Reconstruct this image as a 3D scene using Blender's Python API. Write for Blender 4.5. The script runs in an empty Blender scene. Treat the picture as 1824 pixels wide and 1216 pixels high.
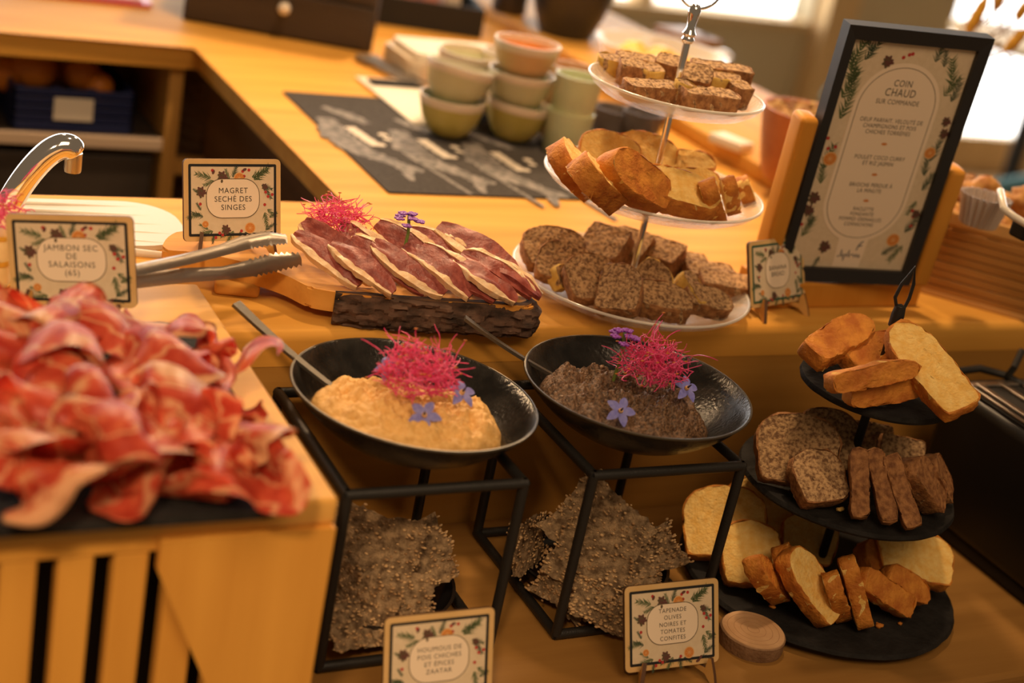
import bpy, bmesh, math, random
from mathutils import Vector, Matrix, noise

# ------------------------------------------------------------------ camera, world, lamps, exposure
S = bpy.context.scene
COL = S.collection
PI = math.pi
R = math.radians
FPX = 2623.46                                   # focal length for an 1824 px wide frame
PITCH, ROLL, YAW = R(22.39), R(11.684), R(-30.389)
CAMPOS = Vector((0, 0, 0.46))                   # z = 0 is the top of the upper worktop
_f = Vector((-math.sin(YAW) * math.cos(PITCH), math.cos(YAW) * math.cos(PITCH), -math.sin(PITCH)))
_r0 = Vector((math.cos(YAW), math.sin(YAW), 0))
_u0 = _r0.cross(_f)
CR = math.cos(ROLL) * _r0 + math.sin(ROLL) * _u0
CU = -math.sin(ROLL) * _r0 + math.cos(ROLL) * _u0
CF = _f
cd = bpy.data.cameras.new('camera'); cam = bpy.data.objects.new('camera', cd); COL.objects.link(cam)
cd.sensor_width = 36; cd.lens = FPX / 1824 * 36; cd.clip_start = 0.01; cd.clip_end = 100
m3 = Matrix((CR, CU, -CF)).transposed()
cam.matrix_world = Matrix.Translation(CAMPOS) @ m3.to_4x4()
cd.dof.use_dof = True; cd.dof.focus_distance = 1.19; cd.dof.aperture_fstop = 3.3
S.camera = cam
S.view_settings.view_transform = 'Standard'; S.view_settings.look = 'None'
S.view_settings.gamma = 1; S.view_settings.use_curve_mapping = False
S.view_settings.exposure = 0.35

W = bpy.data.worlds.new('world'); S.world = W; W.use_nodes = True
W.node_tree.nodes['Background'].inputs[0].default_value = (1.0, 0.68, 0.40, 1)
W.node_tree.nodes['Background'].inputs[1].default_value = 0.13

def lamp(name, kind, loc, target, energy, color, size=0.2, angle=60, blend=.5):
    l = bpy.data.lights.new(name, kind); o = bpy.data.objects.new(name, l); COL.objects.link(o)
    l.energy = energy; l.color = color
    if kind == 'AREA': l.size = size
    else: l.shadow_soft_size = size
    if kind == 'SPOT': l.spot_size = R(angle); l.spot_blend = blend
    o.location = loc
    o.rotation_euler = (Vector(target) - Vector(loc)).to_track_quat('-Z', 'Y').to_euler()
    return o
WARM = (1.0, 0.66, 0.36)
lamp('ceiling_spot', 'SPOT', (1.35, 2.40, 1.28), (.62, 1.1, 0), 74, WARM, .07, 70, .6)
lamp('ceiling_spot', 'SPOT', (.42, 2.55, 1.22), (.46, 1.05, 0), 54, WARM, .07, 50, .7)
lamp('ceiling_spot', 'SPOT', (.80, 1.30, 1.80), (.84, 1.55, 0), 78, WARM, .08, 56, .7)
lamp('ceiling_spot', 'SPOT', (-.45, -.35, 1.2), (.13, .74, -.04), 62, WARM, .10, 30, .9)
lamp('front_fill', 'AREA', (.35, -.7, 1.9), (.6, .9, -.1), 17, (1, .68, .40), 1.1)  # soft fill added on the camera side, not a lamp of the room
lamp('window_daylight', 'AREA', (3.4, 4.3, .7), (1.0, 1.3, -.2), 16, (.92, .96, 1.0), 1.6)

# ------------------------------------------------------------------ helpers
ZS = -0.184                                     # top of the lower serving shelf
YR = 0.987                                      # front of the upper worktop / riser
def ray(px, py):
    return (CF * FPX + CR * (px - 912) - CU * (py - 608)).normalized()
def P(px, py, z=0.0):                           # point of the horizontal plane z seen at that place of the photo
    d = ray(px, py); return CAMPOS + d * ((z - CAMPOS.z) / d.z)
def PY(px, py, Y):
    d = ray(px, py); return CAMPOS + d * ((Y - CAMPOS.y) / d.y)

def link(name, me, mats, parent=None):
    o = bpy.data.objects.new(name, me); COL.objects.link(o)
    if mats is not None:
        for m in (mats if isinstance(mats, (list, tuple)) else [mats]): me.materials.append(m)
    if parent: o.parent = parent
    return o
def obj(name, bm, mats, parent=None, smooth=False, loc=None):
    bmesh.ops.recalc_face_normals(bm, faces=bm.faces)
    me = bpy.data.meshes.new(name); bm.to_mesh(me); bm.free()
    if smooth:
        me.polygons.foreach_set('use_smooth', [True] * len(me.polygons))
        if smooth != 'full':
            me.set_sharp_from_angle(angle=R(smooth if smooth > 1 else 40))
    o = link(name, me, mats, parent)
    if loc: o.location = loc
    return o
def tag(o, label=None, cat=None, group=None, kind=None):
    if label: o['label'] = label
    if cat: o['category'] = cat
    if group: o['group'] = group
    if kind: o['kind'] = kind
    return o
def thing(name, label, cat, loc=(0, 0, 0), rz=0, group=None):
    o = bpy.data.objects.new(name, None); COL.objects.link(o); o.empty_display_size = .02
    o.location = loc; o.rotation_euler = (0, 0, rz)
    return tag(o, label, cat, group)
def copy_tree(o, parent=None):
    c = o.copy(); COL.objects.link(c)
    if parent: c.parent = parent
    for ch in list(o.children): copy_tree(ch, c)
    return c

NB = bmesh.new
def box(bm, size, cen=(0, 0, 0), M=None, bev=0, seg=2, mi=0):
    r = bmesh.ops.create_cube(bm, size=1)
    vs = r['verts']
    for v in vs: v.co = Vector((v.co.x * size[0], v.co.y * size[1], v.co.z * size[2]))
    fs = list({f for v in vs for f in v.link_faces})
    if bev:
        es = list({e for v in vs for e in v.link_edges})
        r2 = bmesh.ops.bevel(bm, geom=es, offset=bev, segments=seg, profile=.5, affect='EDGES')
        vs = list({v for f in r2['faces'] for v in f.verts} | {v for v in vs if v.is_valid})
        fs = list({f for v in vs for f in v.link_faces})
    T = Matrix.Translation(Vector(cen)) @ (M.to_4x4() if M else Matrix())
    for v in vs: v.co = T @ v.co
    for f in fs: f.material_index = mi
    return vs
def lathe(bm, prof, n=48, M=None, mi=0, wob=None):
    rings = []
    for k, (r, z) in enumerate(prof):
        if r < 1e-6: rings.append([bm.verts.new((0, 0, z))]); continue
        ring = []
        for i in range(n):
            a = 2 * PI * i / n
            rr = r * (wob(a, k) if wob else 1)
            ring.append(bm.verts.new((rr * math.cos(a), rr * math.sin(a), z)))
        rings.append(ring)
    for A, B in zip(rings, rings[1:]):
        for i in range(n):
            j = (i + 1) % n
            if len(A) == 1 and len(B) == 1: continue
            if len(A) == 1: f = bm.faces.new((A[0], B[j], B[i]))
            elif len(B) == 1: f = bm.faces.new((A[i], A[j], B[0]))
            else: f = bm.faces.new((A[i], A[j], B[j], B[i]))
            f.material_index = mi
    if M:
        for rg in rings:
            for v in rg: v.co = M @ v.co
def tube(bm, pts, rad, n=8, mi=0, closed=False):
    pts = [Vector(p) for p in pts]; N = len(pts)
    rad = [rad] * N if isinstance(rad, (int, float)) else rad
    rings = []; up = None
    for i, p in enumerate(pts):
        if closed: t = pts[(i + 1) % N] - pts[i - 1]
        else: t = pts[min(i + 1, N - 1)] - pts[max(i - 1, 0)]
        t.normalize()
        if up is None:
            up = Vector((0, 0, 1)) if abs(t.z) < .9 else Vector((1, 0, 0))
        s = t.cross(up).normalized(); up = s.cross(t).normalized()
        rings.append([bm.verts.new(p + (s * math.cos(2 * PI * k / n) + up * math.sin(2 * PI * k / n)) * rad[i]) for k in range(n)])
    rng = range(N) if closed else range(N - 1)
    for i in rng:
        A, B = rings[i], rings[(i + 1) % N]
        for k in range(n):
            f = bm.faces.new((A[k], A[(k + 1) % n], B[(k + 1) % n], B[k])); f.material_index = mi
    if not closed:
        f = bm.faces.new(rings[0][::-1]); f.material_index = mi
        f = bm.faces.new(rings[-1]); f.material_index = mi
def prism(bm, poly, z0, z1, M=None, mi=0, mis=None):
    A = [bm.verts.new((x, y, z0)) for x, y in poly]; B_ = [bm.verts.new((x, y, z1)) for x, y in poly]
    n = len(poly)
    f = bm.faces.new(A[::-1]); f.material_index = mi
    f = bm.faces.new(B_); f.material_index = mi
    for i in range(n):
        f = bm.faces.new((A[i], A[(i + 1) % n], B_[(i + 1) % n], B_[i])); f.material_index = mi if mis is None else mis
    if M:
        for v in A + B_: v.co = M @ v.co
def rrect(w, h, r, n=5, cx=0, cy=0):
    out = []
    for sx, sy, a0 in ((1, 1, 0), (-1, 1, 90), (-1, -1, 180), (1, -1, 270)):
        for k in range(n + 1):
            a = R(a0 + 90 * k / n)
            out.append((cx + sx * (w / 2 - r) + r * math.cos(a), cy + sy * (h / 2 - r) + r * math.sin(a)))
    return out
def blob_noise(bm, amp, scale, seed=0, verts=None):
    bm.normal_update()
    off = Vector((seed * 7.31, seed * 3.17, seed * 1.7))
    for v in list(verts or bm.verts):
        v.co += v.normal * amp * noise.fractal(v.co * scale + off, .8, 2.0, 4)
def icos(bm, c, r, sub=1, sc=(1, 1, 1), mi=0):
    q = bmesh.ops.create_icosphere(bm, subdivisions=sub, radius=r)
    for v in q['verts']: v.co = Vector((v.co.x * sc[0], v.co.y * sc[1], v.co.z * sc[2])) + Vector(c)
    for f in {f for v in q['verts'] for f in v.link_faces}: f.material_index = mi
    return q['verts']
def RX(a): return Matrix.Rotation(a, 4, 'X')
def RY(a): return Matrix.Rotation(a, 4, 'Y')
def RZ(a): return Matrix.Rotation(a, 4, 'Z')
def TR(*v): return Matrix.Translation(Vector(v))
def text_bm(body, size, sx=1.0, spacing=1.0, line=1.0):
    cu = bpy.data.curves.new('lettering', 'FONT'); cu.body = body; cu.size = size
    cu.align_x = 'CENTER'; cu.align_y = 'CENTER'; cu.space_character = spacing; cu.space_line = line; cu.offset = 0; cu.resolution_u = 3
    o = bpy.data.objects.new('lettering', cu); COL.objects.link(o)
    dg = bpy.context.evaluated_depsgraph_get(); dg.update()
    me = bpy.data.meshes.new_from_object(o.evaluated_get(dg))
    bm = NB(); bm.from_mesh(me)
    bpy.data.objects.remove(o); bpy.data.curves.remove(cu); bpy.data.meshes.remove(me)
    for v in bm.verts: v.co.x *= sx
    return bm

# ------------------------------------------------------------------ materials
def mat(name, col, rough=.5, metal=0, noise_scale=None, col2=None, bump=0, bump_scale=None, stretch=(1, 1, 1),
        spec=.5, trans=0, ior=1.45, sss=0, coat=0, detail=6, lo=.35, hi=.65, emit=0, alpha=1):
    m = bpy.data.materials.new(name); m.use_nodes = True
    nt = m.node_tree; b = nt.nodes['Principled BSDF']
    b.inputs['Base Color'].default_value = (*col, 1); b.inputs['Roughness'].default_value = rough
    b.inputs['Metallic'].default_value = metal; b.inputs['Specular IOR Level'].default_value = spec
    b.inputs['Transmission Weight'].default_value = trans; b.inputs['IOR'].default_value = ior
    if sss:
        b.inputs['Subsurface Weight'].default_value = sss; b.inputs['Subsurface Radius'].default_value = (.006, .003, .0015)
        b.inputs['Subsurface Scale'].default_value = 1.0
    b.inputs['Coat Weight'].default_value = coat; b.inputs['Alpha'].default_value = alpha
    if emit:
        b.inputs['Emission Color'].default_value = (*col, 1); b.inputs['Emission Strength'].default_value = emit
    if noise_scale or bump:
        tc = nt.nodes.new('ShaderNodeTexCoord'); mp = nt.nodes.new('ShaderNodeMapping')
        mp.inputs['Scale'].default_value = stretch
        nt.links.new(tc.outputs['Object'], mp.inputs[0])
    if noise_scale:
        nz = nt.nodes.new('ShaderNodeTexNoise'); nz.inputs['Scale'].default_value = noise_scale; nz.inputs['Detail'].default_value = detail
        nt.links.new(mp.outputs[0], nz.inputs['Vector'])
        cr = nt.nodes.new('ShaderNodeValToRGB')
        cr.color_ramp.elements[0].position = lo; cr.color_ramp.elements[0].color = (*col, 1)
        cr.color_ramp.elements[1].position = hi; cr.color_ramp.elements[1].color = (*(col2 or col), 1)
        nt.links.new(nz.outputs[0], cr.inputs[0]); nt.links.new(cr.outputs[0], b.inputs['Base Color'])
    if bump:
        n2 = nt.nodes.new('ShaderNodeTexNoise'); n2.inputs['Scale'].default_value = bump_scale or noise_scale; n2.inputs['Detail'].default_value = 5
        nt.links.new(mp.outputs[0], n2.inputs['Vector'])
        bp = nt.nodes.new('ShaderNodeBump'); bp.inputs['Strength'].default_value = bump; bp.inputs['Distance'].default_value = .002
        nt.links.new(n2.outputs[0], bp.inputs['Height']); nt.links.new(bp.outputs[0], b.inputs['Normal'])
    return m
def wood(name, c1, c2, along='X', rough=.38, scale=9, k=14):
    st = {'X': (1 / k * 4, 4, 4), 'Y': (4, 1 / k * 4, 4), 'Z': (4, 4, 1 / k * 4)}[along]
    return mat(name, c1, rough, noise_scale=scale, col2=c2, bump=.12, bump_scale=scale * 5, stretch=st, lo=.3, hi=.7, spec=.14)

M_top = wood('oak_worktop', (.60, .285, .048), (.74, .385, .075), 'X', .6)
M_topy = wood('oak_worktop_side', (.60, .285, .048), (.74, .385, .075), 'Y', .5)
M_riser = wood('oak_riser_shaded', (.38, .18, .036), (.48, .245, .055), 'X', .5)  # worktop oak darkened: the riser's shade is put into the colour
M_shelf = wood('oak_shelf_shaded', (.25, .122, .030), (.34, .175, .046), 'X', .5)  # darker copy of the oak, with the shelf's shade in its colour
M_box = wood('pale_plywood', (.66, .34, .075), (.78, .43, .105), 'X', .5)
M_boxv = wood('pale_plywood_upright', (.62, .29, .05), (.74, .37, .07), 'Z', .5)
M_black = mat('matt_black', (.012, .011, .010), .6)
M_iron = mat('black_iron', (.016, .015, .014), .42, bump=.25, bump_scale=900)
M_bowl = mat('black_enamel', (.008, .0075, .007), .20, bump=.3, bump_scale=300, spec=.45, noise_scale=60, col2=(.022, .020, .018))
M_slate = mat('slate', (.012, .011, .0105), .75, bump=.8, bump_scale=160, noise_scale=40, col2=(.026, .024, .023), spec=.22)
M_glass = mat('pressed_glass', (.90, .84, .74), .16, spec=.9, bump=.5, bump_scale=240, alpha=.34)
M_glassr = mat('clear_glass_rim', (.92, .88, .80), .08, spec=1.0, alpha=.50)
M_dull = mat('dull_steel', (.15, .135, .115), .5, metal=.9, bump=.1, bump_scale=300)
M_chrome = mat('chrome', (.86, .86, .87), .08, metal=1)
M_steel = mat('brushed_steel', (.46, .42, .37), .34, metal=1, bump=.1, bump_scale=300)
M_cake = mat('yellow_crumb', (.84, .50, .12), .85, noise_scale=160, col2=(.92, .64, .22), bump=.8, bump_scale=420, sss=.05)
M_cakecrust = mat('golden_crust', (.46, .135, .015), .7, noise_scale=70, col2=(.72, .29, .04), bump=.7, bump_scale=350)
M_nut = mat('brown_crumb', (.17, .085, .038), .85, noise_scale=330, col2=(.54, .34, .165), bump=1.0, bump_scale=330, lo=.37, hi=.60)
M_nutcrust = mat('dark_brown_crust', (.19, .072, .022), .75, noise_scale=190, col2=(.43, .20, .07), bump=.7, bump_scale=350)
M_nutpale = mat('pale_banana_piece', (.66, .40, .08), .8, noise_scale=150, col2=(.74, .50, .13), bump=.5, bump_scale=300)
M_ply = mat('card_plywood', (.62, .40, .16), .55, noise_scale=40, col2=(.70, .46, .20))
M_plyedge = mat('burnt_plywood_edge', (.10, .045, .02), .7)
M_foot = mat('thin_plywood', (.62, .33, .09), .5, noise_scale=40, col2=(.7, .42, .13))
M_ink = mat('black_print', (.012, .012, .013), .5)
M_greenink = mat('dark_green_print', (.02, .09, .055), .5)
M_paper = mat('cream_paper', (.66, .53, .36), .75, noise_scale=200, col2=(.70, .57, .40))
M_paperb = mat('pale_cream_panel', (.84, .69, .52), .75)
M_lineb = mat('brown_print', (.10, .07, .035), .7)
M_letter = mat('dark_lettering', (.030, .022, .016), .7)
M_green = mat('printed_fir_green', (.085, .12, .045), .7)
M_greend = mat('printed_dark_green', (.04, .07, .035), .7)
M_cone = mat('printed_cone_brown', (.12, .045, .035), .7)
M_red = mat('printed_red', (.45, .035, .03), .7)
M_orange = mat('printed_orange', (.62, .22, .04), .7)
M_peel = mat('printed_peel', (.72, .42, .17), .7)
M_beet = mat('beet_sprout_pink', (.68, .015, .14), .35, noise_scale=200, col2=(.88, .11, .30), sss=.1)
M_beetleaf = mat('beet_seed_leaf', (.55, .17, .02), .5)
M_hummus = mat('hummus', (.66, .37, .105), .6, noise_scale=260, col2=(.76, .47, .17), bump=.5, bump_scale=420, sss=.08)
M_tap = mat('black_olive_paste', (.055, .028, .014), .40, noise_scale=420, col2=(.25, .14, .075), bump=1, bump_scale=420, spec=.6)
M_petal = mat('blue_petal', (.30, .30, .78), .5, noise_scale=300, col2=(.42, .42, .86))
M_purple = mat('purple_petal', (.22, .035, .36), .5)
M_stem = mat('green_stem', (.18, .28, .06), .5)
M_dark = mat('dark_anther', (.05, .03, .04), .5)
M_cracker = mat('seed_cracker', (.22, .14, .075), .8, noise_scale=150, col2=(.68, .49, .29), bump=1, bump_scale=500)
M_seed = mat('pale_seeds', (.62, .42, .22), .6, noise_scale=60, col2=(.28, .16, .07))
M_white = mat('white_ceramic', (.80, .74, .64), .25)
M_sheet = mat('white_paper', (.85, .78, .66), .7)
M_blade = mat('bread_wood', (.62, .33, .10), .5)

def ham_material():
    m = mat('cured_ham', (.40, .03, .02), .38, sss=.12, spec=.45)
    nt = m.node_tree; b = nt.nodes['Principled BSDF']; L = nt.links.new
    uv = nt.nodes.new('ShaderNodeTexCoord')
    n1 = nt.nodes.new('ShaderNodeTexNoise'); n1.inputs['Scale'].default_value = 3.0; n1.inputs['Detail'].default_value = 4
    L(uv.outputs['UV'], n1.inputs['Vector'])
    c1 = nt.nodes.new('ShaderNodeValToRGB'); e = c1.color_ramp.elements
    e[0].position = .36; e[0].color = (.54, .040, .022, 1); e[1].position = .68; e[1].color = (.86, .25, .11, 1)
    e2 = e.new(.52); e2.color = (.74, .12, .058, 1)
    L(n1.outputs[0], c1.inputs[0])
    sx = nt.nodes.new('ShaderNodeSeparateXYZ'); L(uv.outputs['UV'], sx.inputs[0])
    ma = nt.nodes.new('ShaderNodeMath'); ma.operation = 'MULTIPLY_ADD'; ma.inputs[1].default_value = .35
    L(n1.outputs[0], ma.inputs[0]); L(sx.outputs[1], ma.inputs[2])
    cf = nt.nodes.new('ShaderNodeValToRGB'); cf.color_ramp.elements[0].position = .955; cf.color_ramp.elements[1].position = 1.03
    L(ma.outputs[0], cf.inputs[0])
    wv = nt.nodes.new('ShaderNodeTexNoise'); wv.inputs['Scale'].default_value = 1.7; wv.inputs['Detail'].default_value = 2
    mp = nt.nodes.new('ShaderNodeMapping'); mp.inputs['Location'].default_value = (3, 7, 0); mp.inputs['Scale'].default_value = (.8, 1.6, 1)
    L(uv.outputs['UV'], mp.inputs[0]); L(mp.outputs[0], wv.inputs['Vector'])
    cs = nt.nodes.new('ShaderNodeValToRGB'); el = cs.color_ramp.elements
    el[0].position = .468; el[0].color = (0, 0, 0, 1); el[1].position = .532; el[1].color = (0, 0, 0, 1)
    k = el.new(.5); k.color = (1, 1, 1, 1)
    L(wv.outputs[0], cs.inputs[0])
    mx = nt.nodes.new('ShaderNodeMath'); mx.operation = 'MAXIMUM'; L(cf.outputs[0], mx.inputs[0]); L(cs.outputs[0], mx.inputs[1])
    mix = nt.nodes.new('ShaderNodeMix'); mix.data_type = 'RGBA'
    L(mx.outputs[0], mix.inputs[0]); L(c1.outputs[0], mix.inputs[6]); mix.inputs[7].default_value = (.90, .52, .28, 1)
    L(mix.outputs[2], b.inputs['Base Color'])
    return m
M_ham = ham_material()

# ------------------------------------------------------------------ setting: floor, window wall
def quad_box(name, x0, x1, y0, y1, z0, z1, m, kind='structure', bev=0):
    bm = NB(); box(bm, (x1 - x0, y1 - y0, z1 - z0), ((x0 + x1) / 2, (y0 + y1) / 2, (z0 + z1) / 2), bev=bev)
    return tag(obj(name, bm, m), kind=kind)
ZF = -.95
M_floor = wood('floor_boards', (.40, .25, .11), (.50, .33, .16), 'X', .75, 5)
M_wall = mat('beige_wall', (.60, .52, .36), .8)
M_pane = mat('daylit_pane', (1.0, .99, .96), .4, emit=3.0)
M_frame = wood('window_wood', (.66, .46, .24), (.76, .55, .30), 'Z', .5)
tag(quad_box('floor', -2.2, 8.7, -1.2, 6.2, ZF - .05, ZF, M_floor), label='pale wooden floor of the dining room')
YW = 4.6
quad_box('wall_back', -2, 3.70, YW, YW + .12, ZF, -.40, M_wall)
quad_box('trim_1', -2, 3.70, YW - .06, YW + .14, -.40, -.375, M_frame)
xs = [-2, -.6, .8, 2.2, 2.95, 3.70]
for i, (a, b) in enumerate(zip(xs, xs[1:])):
    w = thing('window_%d' % (i + 1), None, None, (0, 0, 0)); w['kind'] = 'structure'
    bm = NB(); box(bm, (b - a - .07, .01, 1.9), ((a + b) / 2, YW + .06, .575)); obj('pane', bm, M_pane, w)
    bm = NB(); box(bm, (.07, .12, 1.9), (a, YW + .04, .575), bev=.004); obj('window_frame', bm, M_frame, w)
quad_box('wall_right', 3.70, 4.42, YW - .02, YW + .14, ZF, 1.5, M_wall)
quad_box('trim_2', 3.72, 3.86, YW - .10, YW - .02, ZF, 1.5, M_frame)
w = thing('door_1', None, None); w['kind'] = 'structure'
for k in range(3):
    x0 = 4.42 + k * 1.35
    bm = NB(); box(bm, (1.29, .01, 2.3), (x0 + .675, YW + .06, .36)); obj('pane', bm, M_pane, w)
    bm = NB(); box(bm, (.06, .10, 2.45), (x0, YW + .05, .275), bev=.004); obj('door_frame', bm, M_frame, w)
bm = NB(); box(bm, (4.1, .10, .16), (6.4, YW + .05, ZF + .08), bev=.004); obj('door_rail', bm, M_frame, w)

# ------------------------------------------------------------------ service counter (U shaped worktop, riser, shelf, cabinets)
TH = .030
poly = [(-.8, YR), (2.6, YR), (2.6, 1.23), (1.42, 1.23), (1.42, 2.44), (-.8, 2.44), (-.8, 1.868), (.543, 1.868), (.543, 1.276), (-.8, 1.276)]
bm = NB(); prism(bm, poly, -TH, 0)
es = [e for e in bm.edges if abs(e.verts[0].co.z - e.verts[1].co.z) < 1e-6 and e.verts[0].co.z > -.001]
bmesh.ops.bevel(bm, geom=es, offset=.009, segments=4, profile=.5, affect='EDGES')
tag(obj('worktop', bm, M_top, None, smooth=30), 'pale oak U shaped upper worktop carrying the boards, bowls and stands', 'worktop')
shf = thing('serving_shelf', 'lower oak serving shelf with riser at its back, in front of the worktop', 'shelf', (.9, .835, ZS))
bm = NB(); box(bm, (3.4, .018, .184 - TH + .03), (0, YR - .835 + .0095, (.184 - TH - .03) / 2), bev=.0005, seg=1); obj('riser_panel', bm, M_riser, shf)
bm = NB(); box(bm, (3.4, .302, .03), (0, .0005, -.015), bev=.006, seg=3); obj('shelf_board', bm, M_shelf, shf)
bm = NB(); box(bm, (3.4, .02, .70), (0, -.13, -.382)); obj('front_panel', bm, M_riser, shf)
ctr = thing('back_cabinet', 'open oak and dark cabinet with shelves under the back worktop', 'cabinet', (0, 0, 0))
# cabinet under the back counter
M_cab = mat('dark_cabinet', (.035, .026, .020), .55, noise_scale=12, col2=(.06, .045, .035))
M_post = wood('cabinet_oak', (.52, .27, .07), (.64, .36, .10), 'Z', .45)
def cpart(name, x0, x1, y0, y1, z0, z1, m, bev=.002):
    bm = NB(); box(bm, (x1 - x0, y1 - y0, z1 - z0), ((x0 + x1) / 2, (y0 + y1) / 2, (z0 + z1) / 2), bev=bev); return obj(name, bm, m, ctr)
CY = 1.885
zsh = PY(90, 238, CY).z                          # top of the cabinet shelf
px0, px1 = PY(292, 240, CY).x, PY(318, 240, CY).x
cpart('cabinet_post', px0, px1, CY, 2.4, -.9, -TH, M_post)
cpart('cabinet_shelf', -.8, px0, CY + .008, 2.4, zsh - .018, zsh, M_cab)
cpart('cabinet_back', -.8, 1.1, 2.4, 2.42, -.9, -TH, M_cab)
cpart('drawer_front', -.8, px0 - .008, CY + .012, CY + .03, -.9, zsh - .03, M_cab)
cpart('cabinet_rail', px1, .9, CY, CY + .02, PY(330, 312, CY).z, PY(330, 285, CY).z, M_post)
cpart('cabinet_side', .562, .58, 1.30, 1.86, -.9, -TH, wood('walnut_side', (.10, .045, .015), (.16, .075, .026), 'Y', .5))
cpart('cabinet_base', -.8, .9, 1.29, 2.4, -.92, -.90, M_cab)
# sink set in the front strip
M_sink = mat('white_enamel', (.58, .51, .41), .4)
sink = thing('sink', 'white enamel sink drainer with moulded grooves behind the ham card', 'sink', (0, 0, 0))
bm = NB()
prism(bm, rrect(.62, .108, .045, 8, P(322, 408).x - .31, 1.204), .0005, .005); obj('drainer', bm, M_sink, sink, smooth=30)
sxe = P(322, 408).x
for k in range(6):
    bm = NB()
    y = 1.165 + k * .016
    x1 = sxe - .012 - abs(k - 2.2) * .006
    pts = [(sxe - .55 + (x1 - sxe + .55) * t, y - .03 * max(0, t - .55) ** 2 * (5 - k), .0018) for t in [i / 14 for i in range(15)]]
    tube(bm, pts, [.0066] * 11 + [.0058, .005, .004, .0033], 12); obj('ridge', bm, M_sink, sink, smooth=60)

# faucet
fa = thing('faucet', 'chrome faucet spout with droplets over the sink at left', 'faucet', (P(-30, 430, 0.006)))
fo = fa.location
bm = NB()
sp = []
p0 = Vector((0, 0, 0)); end = PY(128, 262, fo.y + .01) - fo
for px, py in ((-40, 470), (-5, 405), (22, 352), (52, 308), (82, 276), (106, 262), (124, 262), (134, 272)):
    q = PY(px, py, fo.y); sp.append(q - fo)
ctl = [Vector((sp[0].x, 0, 0)), Vector((sp[0].x, 0, sp[0].z * .6))] + sp
sp = []
for i in range(len(ctl) - 1):                    # Catmull-Rom through the control points
    a, b, c, d = ctl[max(i - 1, 0)], ctl[i], ctl[i + 1], ctl[min(i + 2, len(ctl) - 1)]
    for k in range(6):
        t = k / 6; sp.append(.5 * (2 * b + (c - a) * t + (2 * a - 5 * b + 4 * c - d) * t * t + (3 * b - a - 3 * c + d) * t ** 3))
sp.append(ctl[-1])
tube(bm, sp, [.0105] * (len(sp) - 4) + [.0103, .010, .0096, .009], 28); obj('spout', bm, M_chrome, fa, smooth=60)
bm = NB(); q = PY(131, 280, fo.y) - fo
lathe(bm, [(0, -.012), (.0065, -.012), (.007, -.010), (.007, .004), (0, .004)], 20, TR(*q)); obj('aerator', bm, M_steel, fa, smooth=40)
bm = NB(); lathe(bm, [(0, 0), (.018, 0), (.018, .004), (.012, .008), (0, .008)], 24, TR(ctl[0].x, 0, 0)); obj('collar', bm, M_chrome, fa, smooth=40)

# ------------------------------------------------------------------ slatted riser box and slate with ham
BT = .018
rb = thing('riser_box', 'pale plywood riser box with slatted front under the slate of ham', 'riser', (0, 0, ZS))
BZ = BT - ZS
bx0, bx1, by0, by1 = -.25, .321, .710, 1.040
bm = NB(); box(bm, (bx1 - bx0, by1 - by0, .018), ((bx0 + bx1) / 2, (by0 + by1) / 2, BZ - .009), bev=.003, seg=3); obj('top_board', bm, M_box, rb, smooth=30)
bm = NB(); box(bm, (.018, YR - .006 - by0 - .004, BZ - .018), (bx1 - .010, (by0 + YR) / 2 - .001, (BZ - .018) / 2), bev=.002); obj('side_panel', bm, M_boxv, rb)
bm = NB(); box(bm, (bx1 - bx0 - .02, .006, BZ - .02), ((bx0 + bx1) / 2 - .011, by0 + .05, (BZ - .02) / 2)); obj('gap_shade', bm, M_black, rb)  # black sheet added for the darkness of the open box behind the slats
# slats: edges found along the front rail
SLY = by0 + .010
def fx(px, py): return PY(px, py, SLY - .007)
pitch = fx(170, 988).x - fx(68, 1000).x
gw = fx(105, 1000).x - fx(68, 1000).x
g0 = fx(68, 1000).x
zt = (fx(85, 1000).z + fx(186, 988).z + fx(272, 980).z) / 3 - ZS
rh_ = BZ - .018 - zt
bm = NB(); box(bm, (bx1 - bx0 - .02, .014, rh_), ((bx0 + bx1) / 2 - .011, by0 + .010, BZ - .018 - rh_ / 2), bev=.001); obj('front_rail', bm, M_boxv, rb)
k = -7
while True:
    a = g0 + k * pitch + gw; b = g0 + (k + 1) * pitch
    if a > bx1 - .03: break
    bm = NB(); box(bm, (b - a, .012, zt), ((a + b) / 2, SLY, zt / 2), bev=.0015)
    obj('slat', bm, M_boxv, rb); k += 1
gx = fx(279, 980).x; z1 = fx(279, 1006).z - ZS; q = fx(365, 1216)
sl = (q.x - gx) / (q.z - ZS - z1)
zb = .02
poly = [(gx, z1), (gx + sl * (zb - z1), zb), (gx + sl * (zb - z1), 0), (bx1 - .001, 0), (bx1 - .001, BZ - .0181), (gx, BZ - .0181)]
bm = NB(); prism(bm, [(x, z) for x, z in poly], 0, .006, TR(0, by0 + .002, 0) @ RX(PI / 2)); obj('corner_gusset', bm, M_boxv, rb)

sl_ = thing('slate_tray', 'dark grey rounded slate tray carrying the cured ham', 'tray', (.125, .825, BT))
bm = NB(); prism(bm, rrect(.335, .262, .022, 6), 0, .006)
bmesh.ops.bevel(bm, geom=[e for e in bm.edges if abs(e.verts[0].co.z - e.verts[1].co.z) < 1e-6], offset=.0012, segments=2, affect='EDGES')
obj('slab', bm, M_slate, sl_, smooth=30)

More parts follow.
